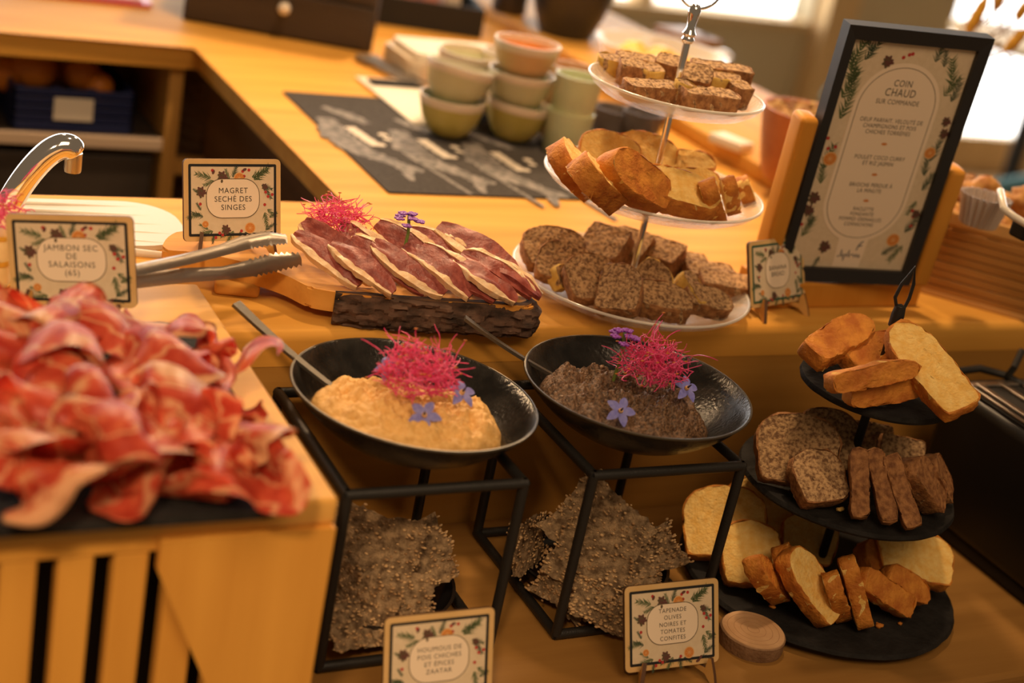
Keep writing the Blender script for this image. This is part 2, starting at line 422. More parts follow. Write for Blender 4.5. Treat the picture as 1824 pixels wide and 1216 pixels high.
def ham(seed, L, Wd, amp, fq):
    rnd = random.Random(seed)
    nu, nv = 44, 14
    bm = NB(); uvl = bm.loops.layers.uv.new('UVMap')
    ph = rnd.uniform(0, 6.28); off = Vector((seed * 3.3, seed * 1.9, 0)); drift = rnd.uniform(-.25, .25)
    tw = rnd.uniform(-1.0, 1.0)
    grid = []
    curves = []
    for j in range(nv):                       # every line across the slice folds a little differently
        v = j / (nv - 1) - .5; x = z = 0; c = []
        for i in range(nu):
            u = i / (nu - 1)
            th = (amp + tw * v) * math.sin(2 * PI * fq * u + ph + 2.6 * v + .8 * noise.noise(Vector((u * 2, v * 2, seed)))) + drift
            c.append((x, z)); x += L / (nu - 1) * math.cos(th); z += L / (nu - 1) * math.sin(th)
        mx = sum(q[0] for q in c) / nu; mz = sum(q[1] for q in c) / nu
        curves.append([(a - mx, b - mz) for a, b in c])
    for i in range(nu):
        u = i / (nu - 1); row = []
        wv = (1 - abs(2 * u - 1) ** 5) ** .4 if 0 < i < nu - 1 else .35
        wv = max(wv, .45) * (1 + .10 * noise.noise(Vector((u * 5, seed, 2))))
        for j in range(nv):
            v = j / (nv - 1) - .5; x, z = curves[j][i]
            q = Vector((x, v * Wd * wv, z + .22 * Wd * math.sin(3.4 * v + ph)))
            nz = noise.noise_vector(q * 26 + off) * .0035
            nz += noise.noise_vector(q * 75 + off) * .0013
            row.append(bm.verts.new(q + nz))
        grid.append(row)
    uo = rnd.uniform(0, 20)
    for i in range(nu - 1):
        for j in range(nv - 1):
            f = bm.faces.new((grid[i][j], grid[i + 1][j], grid[i + 1][j + 1], grid[i][j + 1]))
            for l, (a, b) in zip(f.loops, ((i, j), (i + 1, j), (i + 1, j + 1), (i, j + 1))):
                l[uvl].uv = (uo + a / (nu - 1) * 1.6, b / (nv - 1) * .93)
    bmesh.ops.solidify(bm, geom=bm.faces[:], thickness=.0014)
    return bm
rows = [   # row name, pixel x, pixel y, height above the slate
    ('back', [(20, 585, .034), (110, 560, .044), (205, 590, .034), (290, 600, .024), (345, 620, .020)]),
    ('second', [(45, 640, .036), (150, 640, .044), (250, 650, .036), (335, 665, .026), (372, 645, .020)]),
    ('third', [(20, 715, .034), (110, 705, .040), (205, 715, .042), (300, 725, .034), (385, 715, .022)]),
    ('fourth', [(30, 770, .026), (125, 770, .034), (220, 780, .036), (320, 775, .030), (425, 770, .022)]),
    ('front', [(20, 815, .018), (95, 845, .018), (240, 806, .018), (345, 825, .020), (440, 822, .018)]),
]
ORD = ['first', 'second', 'third', 'fourth', 'fifth', 'sixth', 'seventh', 'eighth', 'ninth', 'tenth', 'eleventh', 'twelfth', 'thirteenth', 'fourteenth']
rh = random.Random(5)
hs = 0
SLZ = BT + .006
for rn, items in rows:
    for k, (px, py, hz) in enumerate(sorted(items)):
        hs += 1
        bm = ham(hs, rh.uniform(.10, .125), rh.uniform(.060, .078), rh.uniform(1.2, 1.6), rh.uniform(.75, 1.15))
        rot = RZ(rh.uniform(-1.1, 1.1) + (PI if rh.random() < .5 else 0)) @ RX(R(rh.uniform(-25, 25)))
        bmesh.ops.transform(bm, matrix=rot, verts=bm.verts)
        zs = [v.co.z for v in bm.verts]; mid = (min(zs) + max(zs)) / 2
        for v in bm.verts: v.co.z -= mid
        hh = (max(zs) - min(zs)) / 2
        sq = min(1, .019 / hh)                 # slices are soft: flatten the ones that stand too tall
        for v in bm.verts: v.co.z *= sq
        zc = SLZ + max(hz, hh * sq + .0012)
        o = obj('ham_slice', bm, M_ham, None, smooth='full', loc=P(px, py, zc))
        tag(o, 'ruffled cured ham slice, %s from left in the %s row of the heap' % (ORD[k], rn), 'ham', 'cured ham slices on the slate')

# ------------------------------------------------------------------ name cards on little plywood feet
def twig(bm, x, y, a, L, rnd, mi, n=11):
    """a printed fir twig: thin flat needles"""
    for i in range(n):
        t = i / n; bx, by = x + math.cos(a) * L * t, y + math.sin(a) * L * t
        for s in (-1, 1):
            an = a + s * rnd.uniform(.5, .9); l = L * .46 * (1 - .5 * t) * rnd.uniform(.8, 1.2); w = L * .034
            c, d = math.cos(an), math.sin(an)
            vs = [bm.verts.new((bx - d * w, by + c * w, 0)), bm.verts.new((bx + d * w, by - c * w, 0)), bm.verts.new((bx + c * l, by + d * l, 0))]
            bm.faces.new(vs).material_index = mi
def disc(bm, x, y, r, mi, n=14, z=0, sx=1, a=0):
    vs = []
    for i in range(n):
        t = 2 * PI * i / n; u, v = r * math.cos(t) * sx, r * math.sin(t)
        vs.append(bm.verts.new((x + u * math.cos(a) - v * math.sin(a), y + u * math.sin(a) + v * math.cos(a), z)))
    f = bm.faces.new(vs); f.material_index = mi
def cone(bm, x, y, r, rnd):
    for i in range(16):
        t = i * 2.4; q = r * math.sqrt(i / 16)
        disc(bm, x + q * math.cos(t), y + q * math.sin(t), r * .27, 2 if i % 3 else 6, 7, .00002 * i, 1.5, t)
def orange(bm, x, y, r, half=False):
    disc(bm, x, y, r, 5, 20, .0001); disc(bm, x, y, r * .84, 4, 20, .00014)
    for i in range(8):
        a = i * PI / 4; w = r * .05
        vs = [bm.verts.new((x - math.sin(a) * w, y + math.cos(a) * w, .00018)), bm.verts.new((x + math.sin(a) * w, y - math.cos(a) * w, .00018)), bm.verts.new((x + math.cos(a) * r * .8, y + math.sin(a) * r * .8, .00018))]
        bm.faces.new(vs).material_index = 5
def wreath(w, h, seed=1):
    rnd = random.Random(seed); bm = NB()
    U = lambda fx_, fy_: ((fx_ - .5) * w, (1 - fy_) * h)       # from fractions measured on the card
    for fx_, fy_, a, L in ((.27, .23, 165, .13), (.31, .27, 200, .10), (.50, .22, 70, .10), (.46, .25, 110, .09), (.70, .22, 20, .15), (.72, .25, 40, .17), (.80, .32, -20, .10),
                           (.84, .36, -60, .10), (.86, .62, -40, .10), (.83, .66, -80, .12), (.88, .72, 30, .08), (.16, .66, 200, .11), (.19, .70, 160, .10), (.17, .62, 120, .07),
                           (.29, .88, 190, .11), (.24, .85, 150, .08), (.30, .93, 260, .07), (.50, .88, 240, .10), (.47, .90, 200, .09), (.57, .89, 280, .09), (.62, .90, -30, .08), (.84, .87, 30, .10), (.82, .90, -20, .07), (.15, .42, 140, .06)):
        x, y = U(fx_, fy_); twig(bm, x, y, R(a), L * 1.22 * w, rnd, 0 if rnd.random() < .6 else 1)
    for fx_, fy_, r in ((.39, .215, .046), (.175, .40, .045), (.425, .86, .042), (.83, .34, .028)):
        x, y = U(fx_, fy_); cone(bm, x, y, r * w, rnd)
    for fx_, fy_, r in ((.565, .235, .058), (.675, .845, .056), (.215, .79, .034)):
        x, y = U(fx_, fy_); orange(bm, x, y, r * w)
    for fx_, fy_ in ((.60, .15), (.665, .135), (.615, .21), (.84, .405), (.865, .46), (.91, .435), (.83, .56), (.165, .545), (.36, .90), (.39, .925), (.32, .955), (.585, .88), (.29, .14)):
        x, y = U(fx_, fy_); disc(bm, x, y, .0155 * w, 3, 12, .0001)
    for fx_, fy_, a in ((.80, .92, 1), (.77, .955, .4), (.30, .16, 1.2), (.62, .13, .4)):
        x, y = U(fx_, fy_); disc(bm, x, y, .014 * w, 2, 10, .0001, 1.7, a)
    return bm
def ring(bm, outer, inner, z, mi=0):
    A = [bm.verts.new((x, y, z)) for x, y in outer]; B_ = [bm.verts.new((x, y, z)) for x, y in inner]; n = len(A)
    for i in range(n): bm.faces.new((A[i], A[(i + 1) % n], B_[(i + 1) % n], B_[i])).material_index = mi

FOOT = [(-.016, -.010), (-.012, -.001), (-.006, .010), (-.0035, .009), (-.003, .0), (.004, -.001), (.007, .013), (.012, .012), (.018, .002), (.028, -.010), (.019, -.0095), (.008, -.005), (-.004, -.005), (-.011, -.010)]
WREATH = {}
def card(label, xy, zsup, yaw, tilt, roll, lines, tsize, ink=None, w=.0822, h=.0656, line=1.0, feet=True, panel=(.28, .52, .55, .48), txt_y=0):
    root = thing('name_card', label, 'sign', (xy[0], xy[1], zsup), R(yaw), 'name cards on plywood feet')
    # tilted frame of the card: x right, y up the card, z towards the reader
    T = TR(0, 0, .010) @ RX(-R(tilt)) @ RY(R(roll)) @ RX(PI / 2)
    bm = NB(); pl = rrect(w, h, .004, 4, 0, h / 2); prism(bm, pl, -.003, 0, T, 0, 1); obj('backing', bm, [M_ply, M_plyedge], root)
    bw, bh = w * .905, h * .875
    bm = NB(); prism(bm, rrect(bw - .003, bh - .003, .0004, 2, 0, h * .5), .00002, .00012, T); pp_ = obj('paper', bm, M_paper, root)
    bm = NB(); ring(bm, rrect(bw, bh, .0012, 2, 0, h * .5), rrect(bw - .0042, bh - .0042, .0003, 2, 0, h * .5), .0002)
    for v in bm.verts: v.co = T @ v.co
    obj('border', bm, ink or M_ink, pp_)
    ph_, pw_ = h * panel[3], w * panel[2]
    cy = h * panel[1]; r = ph_ * .42
    bm = NB(); prism(bm, rrect(pw_, ph_, r, 8, 0, cy), .00036, .00042, T); obj('panel', bm, M_paperb, pp_)
    bm = NB(); ring(bm, rrect(pw_ + .0002, ph_ + .0002, r, 8, 0, cy), rrect(pw_ - .0009, ph_ - .0009, r - .0005, 8, 0, cy), .00046)
    for v in bm.verts: v.co = T @ v.co
    obj('panel_outline', bm, M_lineb, pp_)
    bm = wreath(w, h, 3)
    for v in bm.verts: v.co = T @ (v.co + Vector((0, 0, .00016)))
    obj('printed_wreath', bm, [M_green, M_greend, M_cone, M_red, M_orange, M_peel, M_lineb], pp_)
    bm = text_bm(lines, tsize, .96, 1.12, line)
    for v in bm.verts: v.co = T @ Vector((v.co.x, v.co.y + cy + txt_y - .0006, .00052))
    obj('lettering', bm, M_letter, pp_)
    if feet:
        for sx in (-1, 1):
            bm = NB(); prism(bm, [(y, z) for y, z in FOOT], -.0015, .0015, TR(sx * w * .33, 0, .010) @ RZ(R(sx * 22)) @ RZ(PI / 2) @ RX(PI / 2), 0, 1)
            obj('foot', bm, [M_foot, M_plyedge], root)
    return root
BZT = .028                                                   # top of the magret board
card('name card for the dried duck breast standing on the wooden board handle', (.358, 1.078), BZT + .001, 4.7, 17.3, -.6, 'MAGRET\nSECH\u00c9 DES\nSINGES', .0062, line=1.08)
card('name card for cured ham standing behind the heap of ham', (.213, .968), BT + .002, -24.7, 4, -8.6, 'JAMBON SEC\nDE\nSALAISONS\n(65)', .0061, line=.98, w=.0871, h=.0663)
card('name card for olive tapenade standing beside the round wooden coaster', (.6345, .7428), ZS, -4.7, 23.9, -2.5, 'TAPENADE\nOLIVES\nNOIRES ET\nTOMATES\nCONFITES', .0047, line=1.14)
card('name card for chickpea hummus at the bottom edge, nearest the slatted box', (.432, .735), ZS, -5.7, 15.2, -3.2, 'HOUMOUS DE\nPOIS CHICHES\nET \u00c9PICES\nZAATAR', .0048, line=1.14, w=.0804, h=.0700)
card('small green bordered name card in front of the large menu frame', (.8722, 1.0149), .0, 13.7, 20.7, -.7, 'BANANA\nBREAD', .0060, ink=M_greenink, w=.0798, h=.0618, panel=(.28, .52, .44, .54))

# ------------------------------------------------------------------ wooden board with bark edge, dried duck breast
M_board = wood('cutting_board', (.54, .235, .042), (.68, .34, .075), 'X', .65, 12)
M_bark = mat('tree_bark', (.022, .012, .008), .9, noise_scale=70, col2=(.12, .065, .042), bump=1, bump_scale=160, stretch=(.6, 1, 1.6))
bd = thing('serving_board', 'long live-edge wooden board with bark rim and paddle handle', 'board', (0, 0, 0))
# outline on top (z = BZT): handle left, body right
zt_ = BZT
F = lambda x, y: tuple(P(x, y, zt_)[:2])
body_front = [F(545, 522), F(575, 545), F(604, 556)]
top_poly = [F(286, 442), F(300, 418), F(338, 405), (0.395, 1.10), (.42, 1.122), (.48, 1.13), (.55, 1.108), (.59, 1.065), F(958, 540), F(940, 546), F(900, 543), F(822, 538), F(720, 532), F(652, 526), F(604, 521), F(560, 514), F(540, 506), F(515, 492), F(470, 476), F(400, 458), F(345, 448), F(300, 446)]
def smooth_poly(pl, it=2):
    for _ in range(it):
        o = []
        for i in range(len(pl)):
            a, b = Vector((*pl[i], 0)), Vector((*pl[(i + 1) % len(pl)], 0))
            o += [tuple((a * .75 + b * .25)[:2]), tuple((a * .25 + b * .75)[:2])]
        pl = o
    return pl
sp_ = smooth_poly(top_poly, 2)
bm = NB(); prism(bm, sp_, .011, zt_)
bmesh.ops.bevel(bm, geom=[e for e in bm.edges if abs(e.verts[0].co.z - e.verts[1].co.z) < 1e-6], offset=.002, segments=2, affect='EDGES')
obj('board', bm, M_board, bd, smooth=35)
# bark band along the front and the right end of the body
path = [F(598, 520), F(652, 526), F(720, 532), F(770, 535), F(822, 538), F(870, 541), F(905, 543), F(935, 545), F(955, 538), (.592, 1.06), (.575, 1.085), (.55, 1.105)]
bm = NB(); nn = 90; pth = []
for i in range(nn):
    t = i / (nn - 1) * (len(path) - 1); k = min(int(t), len(path) - 2); f_ = t - k
    a, b = Vector((*path[k], 0)), Vector((*path[k + 1], 0)); pth.append(a.lerp(b, f_))
for _ in range(3): pth = [pth[0]] + [(pth[i - 1] + pth[i] * 2 + pth[i + 1]) / 4 for i in range(1, nn - 1)] + [pth[-1]]
prof = [(-.006, .006), (.000, .0012), (.005, .0012), (.0085, .006), (.0085, .013), (.006, .020), (.002, .026), (-.001, zt_ + .0008), (-.006, zt_ + .0004)]
rg = []
for i, p in enumerate(pth):
    t = (pth[min(i + 1, nn - 1)] - pth[max(i - 1, 0)]).normalized(); nrm = Vector((t.y, -t.x, 0))
    sc = min(1, .35 + i / 12) * min(1, .5 + (nn - 1 - i) / 14)
    row = []
    sub = []
    for (d0, z0), (d1, z1_) in zip(prof, prof[1:]):
        for s in range(3): sub.append((d0 + (d1 - d0) * s / 3, z0 + (z1_ - z0) * s / 3))
    sub.append(prof[-1])
    for d, z in sub:
        q = p + nrm * (d * sc) + Vector((0, 0, z))
        if d > 0:
            nz = noise.fractal(Vector((q.x * 90, q.y * 90, q.z * 170)), .8, 2, 4) * .0048 + noise.noise(Vector((q.x * 25, q.y * 25, q.z * 90))) * .003
            q += nrm * nz
        row.append(bm.verts.new(q))
    rg.append(row)
for A, B_ in zip(rg, rg[1:]):
    for k in range(len(A) - 1): bm.faces.new((A[k], A[k + 1], B_[k + 1], B_[k]))
    bm.faces.new((A[-1], A[0], B_[0], B_[-1]))
bm.faces.new(rg[0]); bm.faces.new(rg[-1][::-1])
obj('bark', bm, M_bark, bd, smooth=25)
c0 = P(422, 508, .006)
for loc in ((c0.x, c0.y), (.52, 1.06)):
    bm = NB(); box(bm, (.036, .022, .0115), (loc[0], loc[1], .0058), RZ(-.25).to_3x3(), bev=.0035, seg=3); obj('board_foot', bm, M_board, bd, smooth=40)

M_meat = mat('duck_meat', (.20, .035, .028), .42, noise_scale=160, col2=(.34, .085, .065), bump=.3, bump_scale=380, sss=.05)
M_fat = mat('duck_fat', (.80, .52, .28), .5, noise_scale=120, col2=(.86, .66, .44), bump=.5, bump_scale=300, sss=.1)
def magret(seed, L=.068, Wd=.021, t=.0035):
    rnd = random.Random(seed)
    nu = 22; side = []
    root_bm, fat_bm = NB(), NB()
    bend = rnd.uniform(-.004, .004); sag = rnd.uniform(.003, .008)
    def surf(u, v):                       # u along 0..1, v across -1 (fat) .. 1
        s = math.sin(PI * min(.97, max(.03, u * .92 + .04))) ** .45
        x = (u - .5) * L
        y = v * Wd * .5 * s + bend * math.sin(PI * u) + noise.noise(Vector((u * 5, v, seed))) * .0012
        z = -sag * (2 * u - 1) ** 2 + noise.noise(Vector((u * 4, v * 1.5, seed + 9))) * .0022
        return Vector((x, y, z))
    def slab(bm, v0, v1, nv, tt):
        top = [[bm.verts.new(surf(i / nu, v0 + (v1 - v0) * j / nv) + Vector((0, 0, tt / 2))) for j in range(nv + 1)] for i in range(nu + 1)]
        bot = [[bm.verts.new(surf(i / nu, v0 + (v1 - v0) * j / nv) - Vector((0, 0, tt / 2))) for j in range(nv + 1)] for i in range(nu + 1)]
        for i in range(nu):
            for j in range(nv):
                bm.faces.new((top[i][j], top[i + 1][j], top[i + 1][j + 1], top[i][j + 1])); bm.faces.new((bot[i][j], bot[i][j + 1], bot[i + 1][j + 1], bot[i + 1][j]))
            bm.faces.new((top[i][0], bot[i][0], bot[i + 1][0], top[i + 1][0])); bm.faces.new((top[i][nv], top[i + 1][nv], bot[i + 1][nv], bot[i][nv]))
        for j in range(nv):
            bm.faces.new((top[0][j], top[0][j + 1], bot[0][j + 1], bot[0][j])); bm.faces.new((top[nu][j], bot[nu][j], bot[nu][j + 1], top[nu][j + 1]))
    slab(root_bm, -.66, 1, 6, t); slab(fat_bm, -1.05, -.62, 3, t * 1.5)
    blob_noise(root_bm, .0006, 160, seed); blob_noise(fat_bm, .0016, 130, seed)
    return root_bm, fat_bm
# pixel centre, height, azimuth along slice, side of the fat (1 left / -1 right), lean, scale
MG = [(600, 465, .040, -52, 1, 38, 1.1), (578, 490, .033, -50, 1, 30, .95), (672, 442, .047, -47, -1, 34, 1.05), (690, 492, .036, -46, -1, 30, 1.05), (640, 508, .032, -48, 1, 26, .9), (738, 448, .048, -50, -1, 36, 1.1),
      (725, 500, .036, -44, 1, 30, 1.0), (790, 470, .040, -52, -1, 30, 1.05), (775, 512, .033, -46, 1, 26, .95), (815, 505, .036, -46, -1, 24, 1.05), (855, 475, .042, -44, 1, 30, 1.25), (885, 505, .037, -34, -1, 22, .95), (862, 524, .032, -40, 1, 18, .85), (910, 518, .032, -30, -1, 14, .8)]
for k, (px, py, z, az, fs, lean, sc) in enumerate(MG):
    a, b = magret(60 + k, .072 * sc, .023 * sc)
    M4 = RZ(R(az)) @ RY(R(20)) @ RX(R(lean)) @ Matrix.Diagonal((1, fs * 1.0, 1, 1))
    for bmx in (a, b):
        bmesh.ops.transform(bmx, matrix=M4, verts=bmx.verts)
    mz = min(v.co.z for v in b.verts)
    o = obj('duck_slice', a, M_meat, None, smooth=60, loc=P(px, py, z))
    lowest = min(min(v.co.z for v in o.data.vertices), mz)
    if z + lowest < zt_ + .0008: o.location.z += zt_ + .0008 - (z + lowest)
    tag(o, 'dried duck breast slice with pale fat rim, %s from the left on the bark board' % (ORD[k]), 'meat', 'duck breast slices on the board')
    obj('fat_rim', b, M_fat, o, smooth=60)
for k, (px, py, z) in enumerate([(572, 405, .052), (632, 410, .054), (636, 428, .050), (752, 458, .050), (800, 490, .044)]):
    bm = NB(); icos(bm, (0, 0, 0), .006, 3, (1.2, .9, .7)); blob_noise(bm, .004, 170, k)
    tag(obj('fat_crumb', bm, M_fat, None, smooth=60, loc=P(px, py, z)), ['knobbly pale fat piece at the left of the pink sprouts', 'knobbly pale fat piece right below the pink sprouts', 'small pale fat piece under the right of the sprouts', 'pale fat piece beside the purple flower', 'pale fat piece lying between the right hand duck slices'][k], 'meat')

def sprouts(name, label, px, py, z, rx, rz, n, seed, par=None):
    rnd = random.Random(seed); bm = NB()
    for i in range(n):
        a = rnd.uniform(0, 2 * PI); q = rnd.random() ** .5
        c = Vector((math.cos(a) * q * rx, math.sin(a) * q * rx, rnd.uniform(0, 1) * rz * (1 - .6 * q * q)))
        d = Vector((rnd.gauss(0, 1), rnd.gauss(0, 1), rnd.gauss(.15, .6))).normalized()
        L = rnd.uniform(.5, 1.15) * rx * (1.1 if i % 9 == 0 else .8); pts = []
        w = Vector((rnd.gauss(0, 1), rnd.gauss(0, 1), rnd.gauss(0, 1))) * 1.0
        p = c - d * L * .5
        for s in range(8):
            pts.append(p.copy()); d = (d + w * .52).normalized(); w += Vector((rnd.gauss(0, 1.0), rnd.gauss(0, .6), rnd.gauss(0, .6))); p = p + d * L / 7
        for v in pts: v.z = max(v.z, .001 - rz * .12)
        tube(bm, pts, [.00038 + .0001 * (s == 3) for s in range(7)] + [.00025], 4, 0)
        if i % 7 == 0: icos(bm, pts[-1], .0011, 1, (1.6, .8, .6), 1)
    o = obj(name, bm, [M_beet, M_beetleaf], par, smooth=80, loc=P(px, py, z))
    return tag(o, label, 'sprouts', None, 'stuff')
sprouts('beet_sprouts', 'tuft of pink beet sprouts on the left of the duck breast', 600, 402, .050, .022, .022, 300, 1)
def blossom(label, px, py, z, seed):
    rnd = random.Random(seed)
    t = thing('purple_blossom', label, 'flower', P(px, py, z)); t.scale = (1.9,) * 3
    bm = NB(); tube(bm, [(0, 0, -.006), (.001, 0, .008), (0, 0, .016)], .0007, 6); obj('stem', bm, M_stem, t)
    for i in range(9):
        bm = NB(); a = i * 2.4; q = .0022 * math.sqrt(i + .5)
        c = Vector((q * math.cos(a), q * math.sin(a), .017 - .0005 * i))
        for k in range(4):
            b = k * PI / 2 + i; icos(bm, c + Vector((.0013 * math.cos(b), .0013 * math.sin(b), 0)), .0013, 1, (1, 1, .5))
        obj('floret', bm, M_purple, t)
    return t
blossom('tiny purple blossom on a green stem in the middle of the duck breast', 718, 446, .050, 3)

# ------------------------------------------------------------------ tongs
tg = thing('tongs', 'steel serving tongs with scalloped jaws resting across the board handle', 'tongs', (0, 0, 0))
def tong_arm(pts, ws, flip):
    bm = NB(); n = len(pts) * 8; rows_ = []
    for i in range(n):
        t = i / (n - 1) * (len(pts) - 1); k = min(int(t), len(pts) - 2); f_ = t - k
        p = pts[k].lerp(pts[k + 1], f_); w = ws[k] + (ws[k + 1] - ws[k]) * f_
        d = (pts[k + 1] - pts[k]).normalized()
        s = Vector((0, 0, 1)).cross(d).normalized(); up = d.cross(s).normalized()
        nrm = (s * flip + up * .7).normalized()
        u_ = i / (n - 1)
        across = nrm.cross(d).normalized()
        zig = (.0011 if i % 2 else -.0011) if u_ > .66 else 0
        row = []
        for j in range(9):
            v = j / 8 * 2 - 1
            depth = (1 - v * v) * w * .42
            row.append(p + across * v * (w + (zig if abs(v) == 1 else 0)) + nrm * depth)
        rows_.append([bm.verts.new(q) for q in row])
    for A, B_ in zip(rows_, rows_[1:]):
        for j in range(8): bm.faces.new((A[j], A[j + 1], B_[j + 1], B_[j]))
    bmesh.ops.solidify(bm, geom=bm.faces[:], thickness=.0009)
    return bm
a1 = [P(150, 492, .052), P(245, 480, .053), P(330, 462, .054), P(400, 444, .056), P(440, 431, .058), P(478, 424, .060), P(510, 426, .060)]
a2 = [P(150, 508, .042), P(245, 499, .043), P(330, 490, .043), P(400, 486, .043), P(450, 477, .043), P(490, 467, .044), P(534, 461, .044)]
obj('arm', tong_arm(a1, [.0062, .0062, .0062, .0064, .0078, .0088, .006], -.2), M_steel, tg, smooth=50)
obj('arm', tong_arm(a2, [.006, .006, .0056, .0052, .0066, .0072, .005], -.9), M_steel, tg, smooth=50)
# ------------------------------------------------------------------ wire stands, enamel bowls and dips
ST_TOP = -.033
def wire_stand(label, x0, x1, y0, y1):
    t = thing('wire_stand', label, 'stand', ((x0 + x1) / 2, (y0 + y1) / 2, ZS), 0, 'black wire bowl stands')
    a, b = (x1 - x0) / 2, (y1 - y0) / 2; r = .0042; H = ST_TOP - ZS - r
    for z, nm in ((H, 'top_bar'), (r, 'base_bar')):
        for p, q in (((-a, -b), (a, -b)), ((a, -b), (a, b)), ((a, b), (-a, b)), ((-a, b), (-a, -b))):
            bm = NB(); p3, q3 = Vector((*p, z)), Vector((*q, z)); d = (q3 - p3).normalized() * r * .4
            tube(bm, [p3 - d, q3 + d], r, 10); obj(nm, bm, M_iron, t, smooth=50)
    for sx in (-1, 1):
        for sy in (-1, 1):
            bm = NB(); tube(bm, [(sx * a, sy * b, r), (sx * a, sy * b, H)], r, 10); obj('leg', bm, M_iron, t, smooth=50)
            for z in (r, H): pass
    return t
wire_stand('black wire stand under the hummus bowl', .368, .505, .803, .957)
wire_stand('black wire stand under the dark tapenade bowl', .566, .702, .807, .957)
BR, BD = .092, .047
RS = (BR * BR + BD * BD) / (2 * BD)
def bowl_z(r): return RS - math.sqrt(RS * RS - r * r)
BL, BRt = Vector((.441, .878, -.0475)), Vector((.637, .878, -.0475))
def bowl(label, c, tilt=0):
    t = thing('enamel_bowl', label, 'bowl', c, 0, 'black enamel bowls on stands'); t.rotation_euler = (0, R(tilt), 0)
    prof = [(0, 0)] + [(BR * k / 14, bowl_z(BR * k / 14)) for k in range(1, 15)]
    inn = [(r * .985, z + .0018) for r, z in prof[1:]][::-1] + [(0, .0018)]
    bm = NB(); lathe(bm, prof + [(BR + .0006, BD + .0012), (BR - .0004, BD + .002)] + inn, 72); obj('shell', bm, M_bowl, t, smooth=60)
    bm = NB(); tube(bm, [(math.cos(a) * BR, math.sin(a) * BR, BD + .0014) for a in [2 * PI * i / 80 for i in range(80)]], .0011, 6, closed=True); obj('rim', bm, M_rim, t, smooth=60)
    return t
M_rim = mat('worn_rim', (.12, .105, .08), .35, metal=.6)
bowl('round black enamel bowl holding the yellow hummus', BL, 2.5)
bowl('round black enamel bowl holding the dark olive tapenade', BRt)

def dip(name, label, c, m, seed, cx, cy, rx, ry, hgt, rough, swirl):
    bm = NB(); nr, na = 70, 170; rings = []
    rnd = random.Random(seed)
    for i in range(nr + 1):
        q = i / nr; row = []
        for j in range(na):
            a = 2 * PI * j / na
            ed = 1 + .07 * noise.noise(Vector((math.cos(a) * 1.8, math.sin(a) * 1.8, seed))) + .025 * noise.noise(Vector((math.cos(a) * 7, math.sin(a) * 7, seed)))
            x = cx + rx * q * ed * math.cos(a); y = cy + ry * q * ed * math.sin(a)
            base = bowl_z(min(BR * .985, math.hypot(x, y))) + .0022
            dome = max(0, 1 - q ** 2.6) ** .62 * hgt
            z = max(base, bowl_z(min(BR, math.hypot(cx, cy))) + .004) * .0 + base * (.55 + .45 * q) + dome
            nz = noise.fractal(Vector((x * 60, y * 60, seed)), .75, 2.1, 5) * rough
            nz += noise.fractal(Vector((x * 230, y * 230, seed + 5)), .8, 2, 3) * rough * .16
            sw = math.sin(18 * q + a * 2 + 2.5 * noise.noise(Vector((x * 30, y * 30, 4)))) * swirl * (1 - q * .4) * q
            z += (nz + sw) * (1 - q ** 10)
            z = max(z, base)
            row.append(bm.verts.new((x, y, z)))
            if i == 0: break
        rings.append(row)
    for A, B_ in zip(rings, rings[1:]):
        for j in range(na):
            k = (j + 1) % na
            if len(A) == 1: bm.faces.new((A[0], B_[j], B_[k]))
            else: bm.faces.new((A[j], A[k], B_[k], B_[j]))
    bm.faces.new(rings[-1][::-1])
    o = obj(name, bm, m, None, smooth=60, loc=c); return tag(o, label, name)
hum = dip('hummus', 'mound of swirled yellow hummus in the left black bowl', BL, M_hummus, 2, -.006, -.010, .073, .066, .044, .007, .003)
hum.rotation_euler = (0, R(2.5), 0)
tap = dip('tapenade', 'coarse dark brown olive tapenade in the right black bowl', BRt, M_tap, 7, -.010, -.003, .068, .066, .044, .012, .0)
sprouts('beet_sprouts', 'tuft of pink beet sprouts on top of the hummus', 742, 678, .016, .024, .030, 400, 4)
sprouts('beet_sprouts', 'tuft of pink beet sprouts on top of the tapenade', 1160, 662, .018, .024, .027, 360, 9)
def borage(label, px, py, z, ax, az, sc=1.0):
    t = thing('borage_flower', label, 'flower', P(px, py, z), 0, 'blue borage flowers on the dips')
    t.rotation_euler = (R(ax), 0, R(az)); t.scale = (sc,) * 3
    for k in range(5):
        bm = NB(); n = 7; rows_ = []
        for i in range(n):
            u = i / (n - 1); w = .0042 * math.sin(PI * (u * .88 + .08)) ** .8 * (1 - .3 * u) + .0002
            rows_.append([bm.verts.new((.002 + u * .0115, s * w, .0018 * math.sin(u * 2.4) - .003 * u * u + .0006 * abs(s))) for s in (-1, 0, 1)])
        for A, B_ in zip(rows_, rows_[1:]):
            for j in range(2): bm.faces.new((A[j], A[j + 1], B_[j + 1], B_[j]))
        bmesh.ops.solidify(bm, geom=bm.faces[:], thickness=.0003)
        bmesh.ops.transform(bm, matrix=RZ(k * 2 * PI / 5), verts=bm.verts)
        obj('petal', bm, M_petal, t, smooth=60)
    bm = NB(); lathe(bm, [(0, .0008), (.0022, .001), (.0018, .003), (0, .0032)], 10); obj('flower_eye', bm, M_peel, t, smooth=60)
    bm = NB(); lathe(bm, [(0, .003), (.0011, .003), (.0005, .0085), (0, .009)], 8); obj('anther_cone', bm, M_dark, t, smooth=60)
    return t
borage('blue star flower lying at the front of the hummus, below the sprouts', 756, 740, .006, 42, -30, .92)
borage('blue star flower on the hummus at the right of the sprouts', 822, 700, .010, 30, 10, .92)
borage('blue star flower half hidden at the left of the hummus sprouts', 692, 655, .014, 40, -60, .85)
borage('blue star flower lying at the front of the tapenade, below the sprouts', 1105, 732, .006, 46, -20, .9)
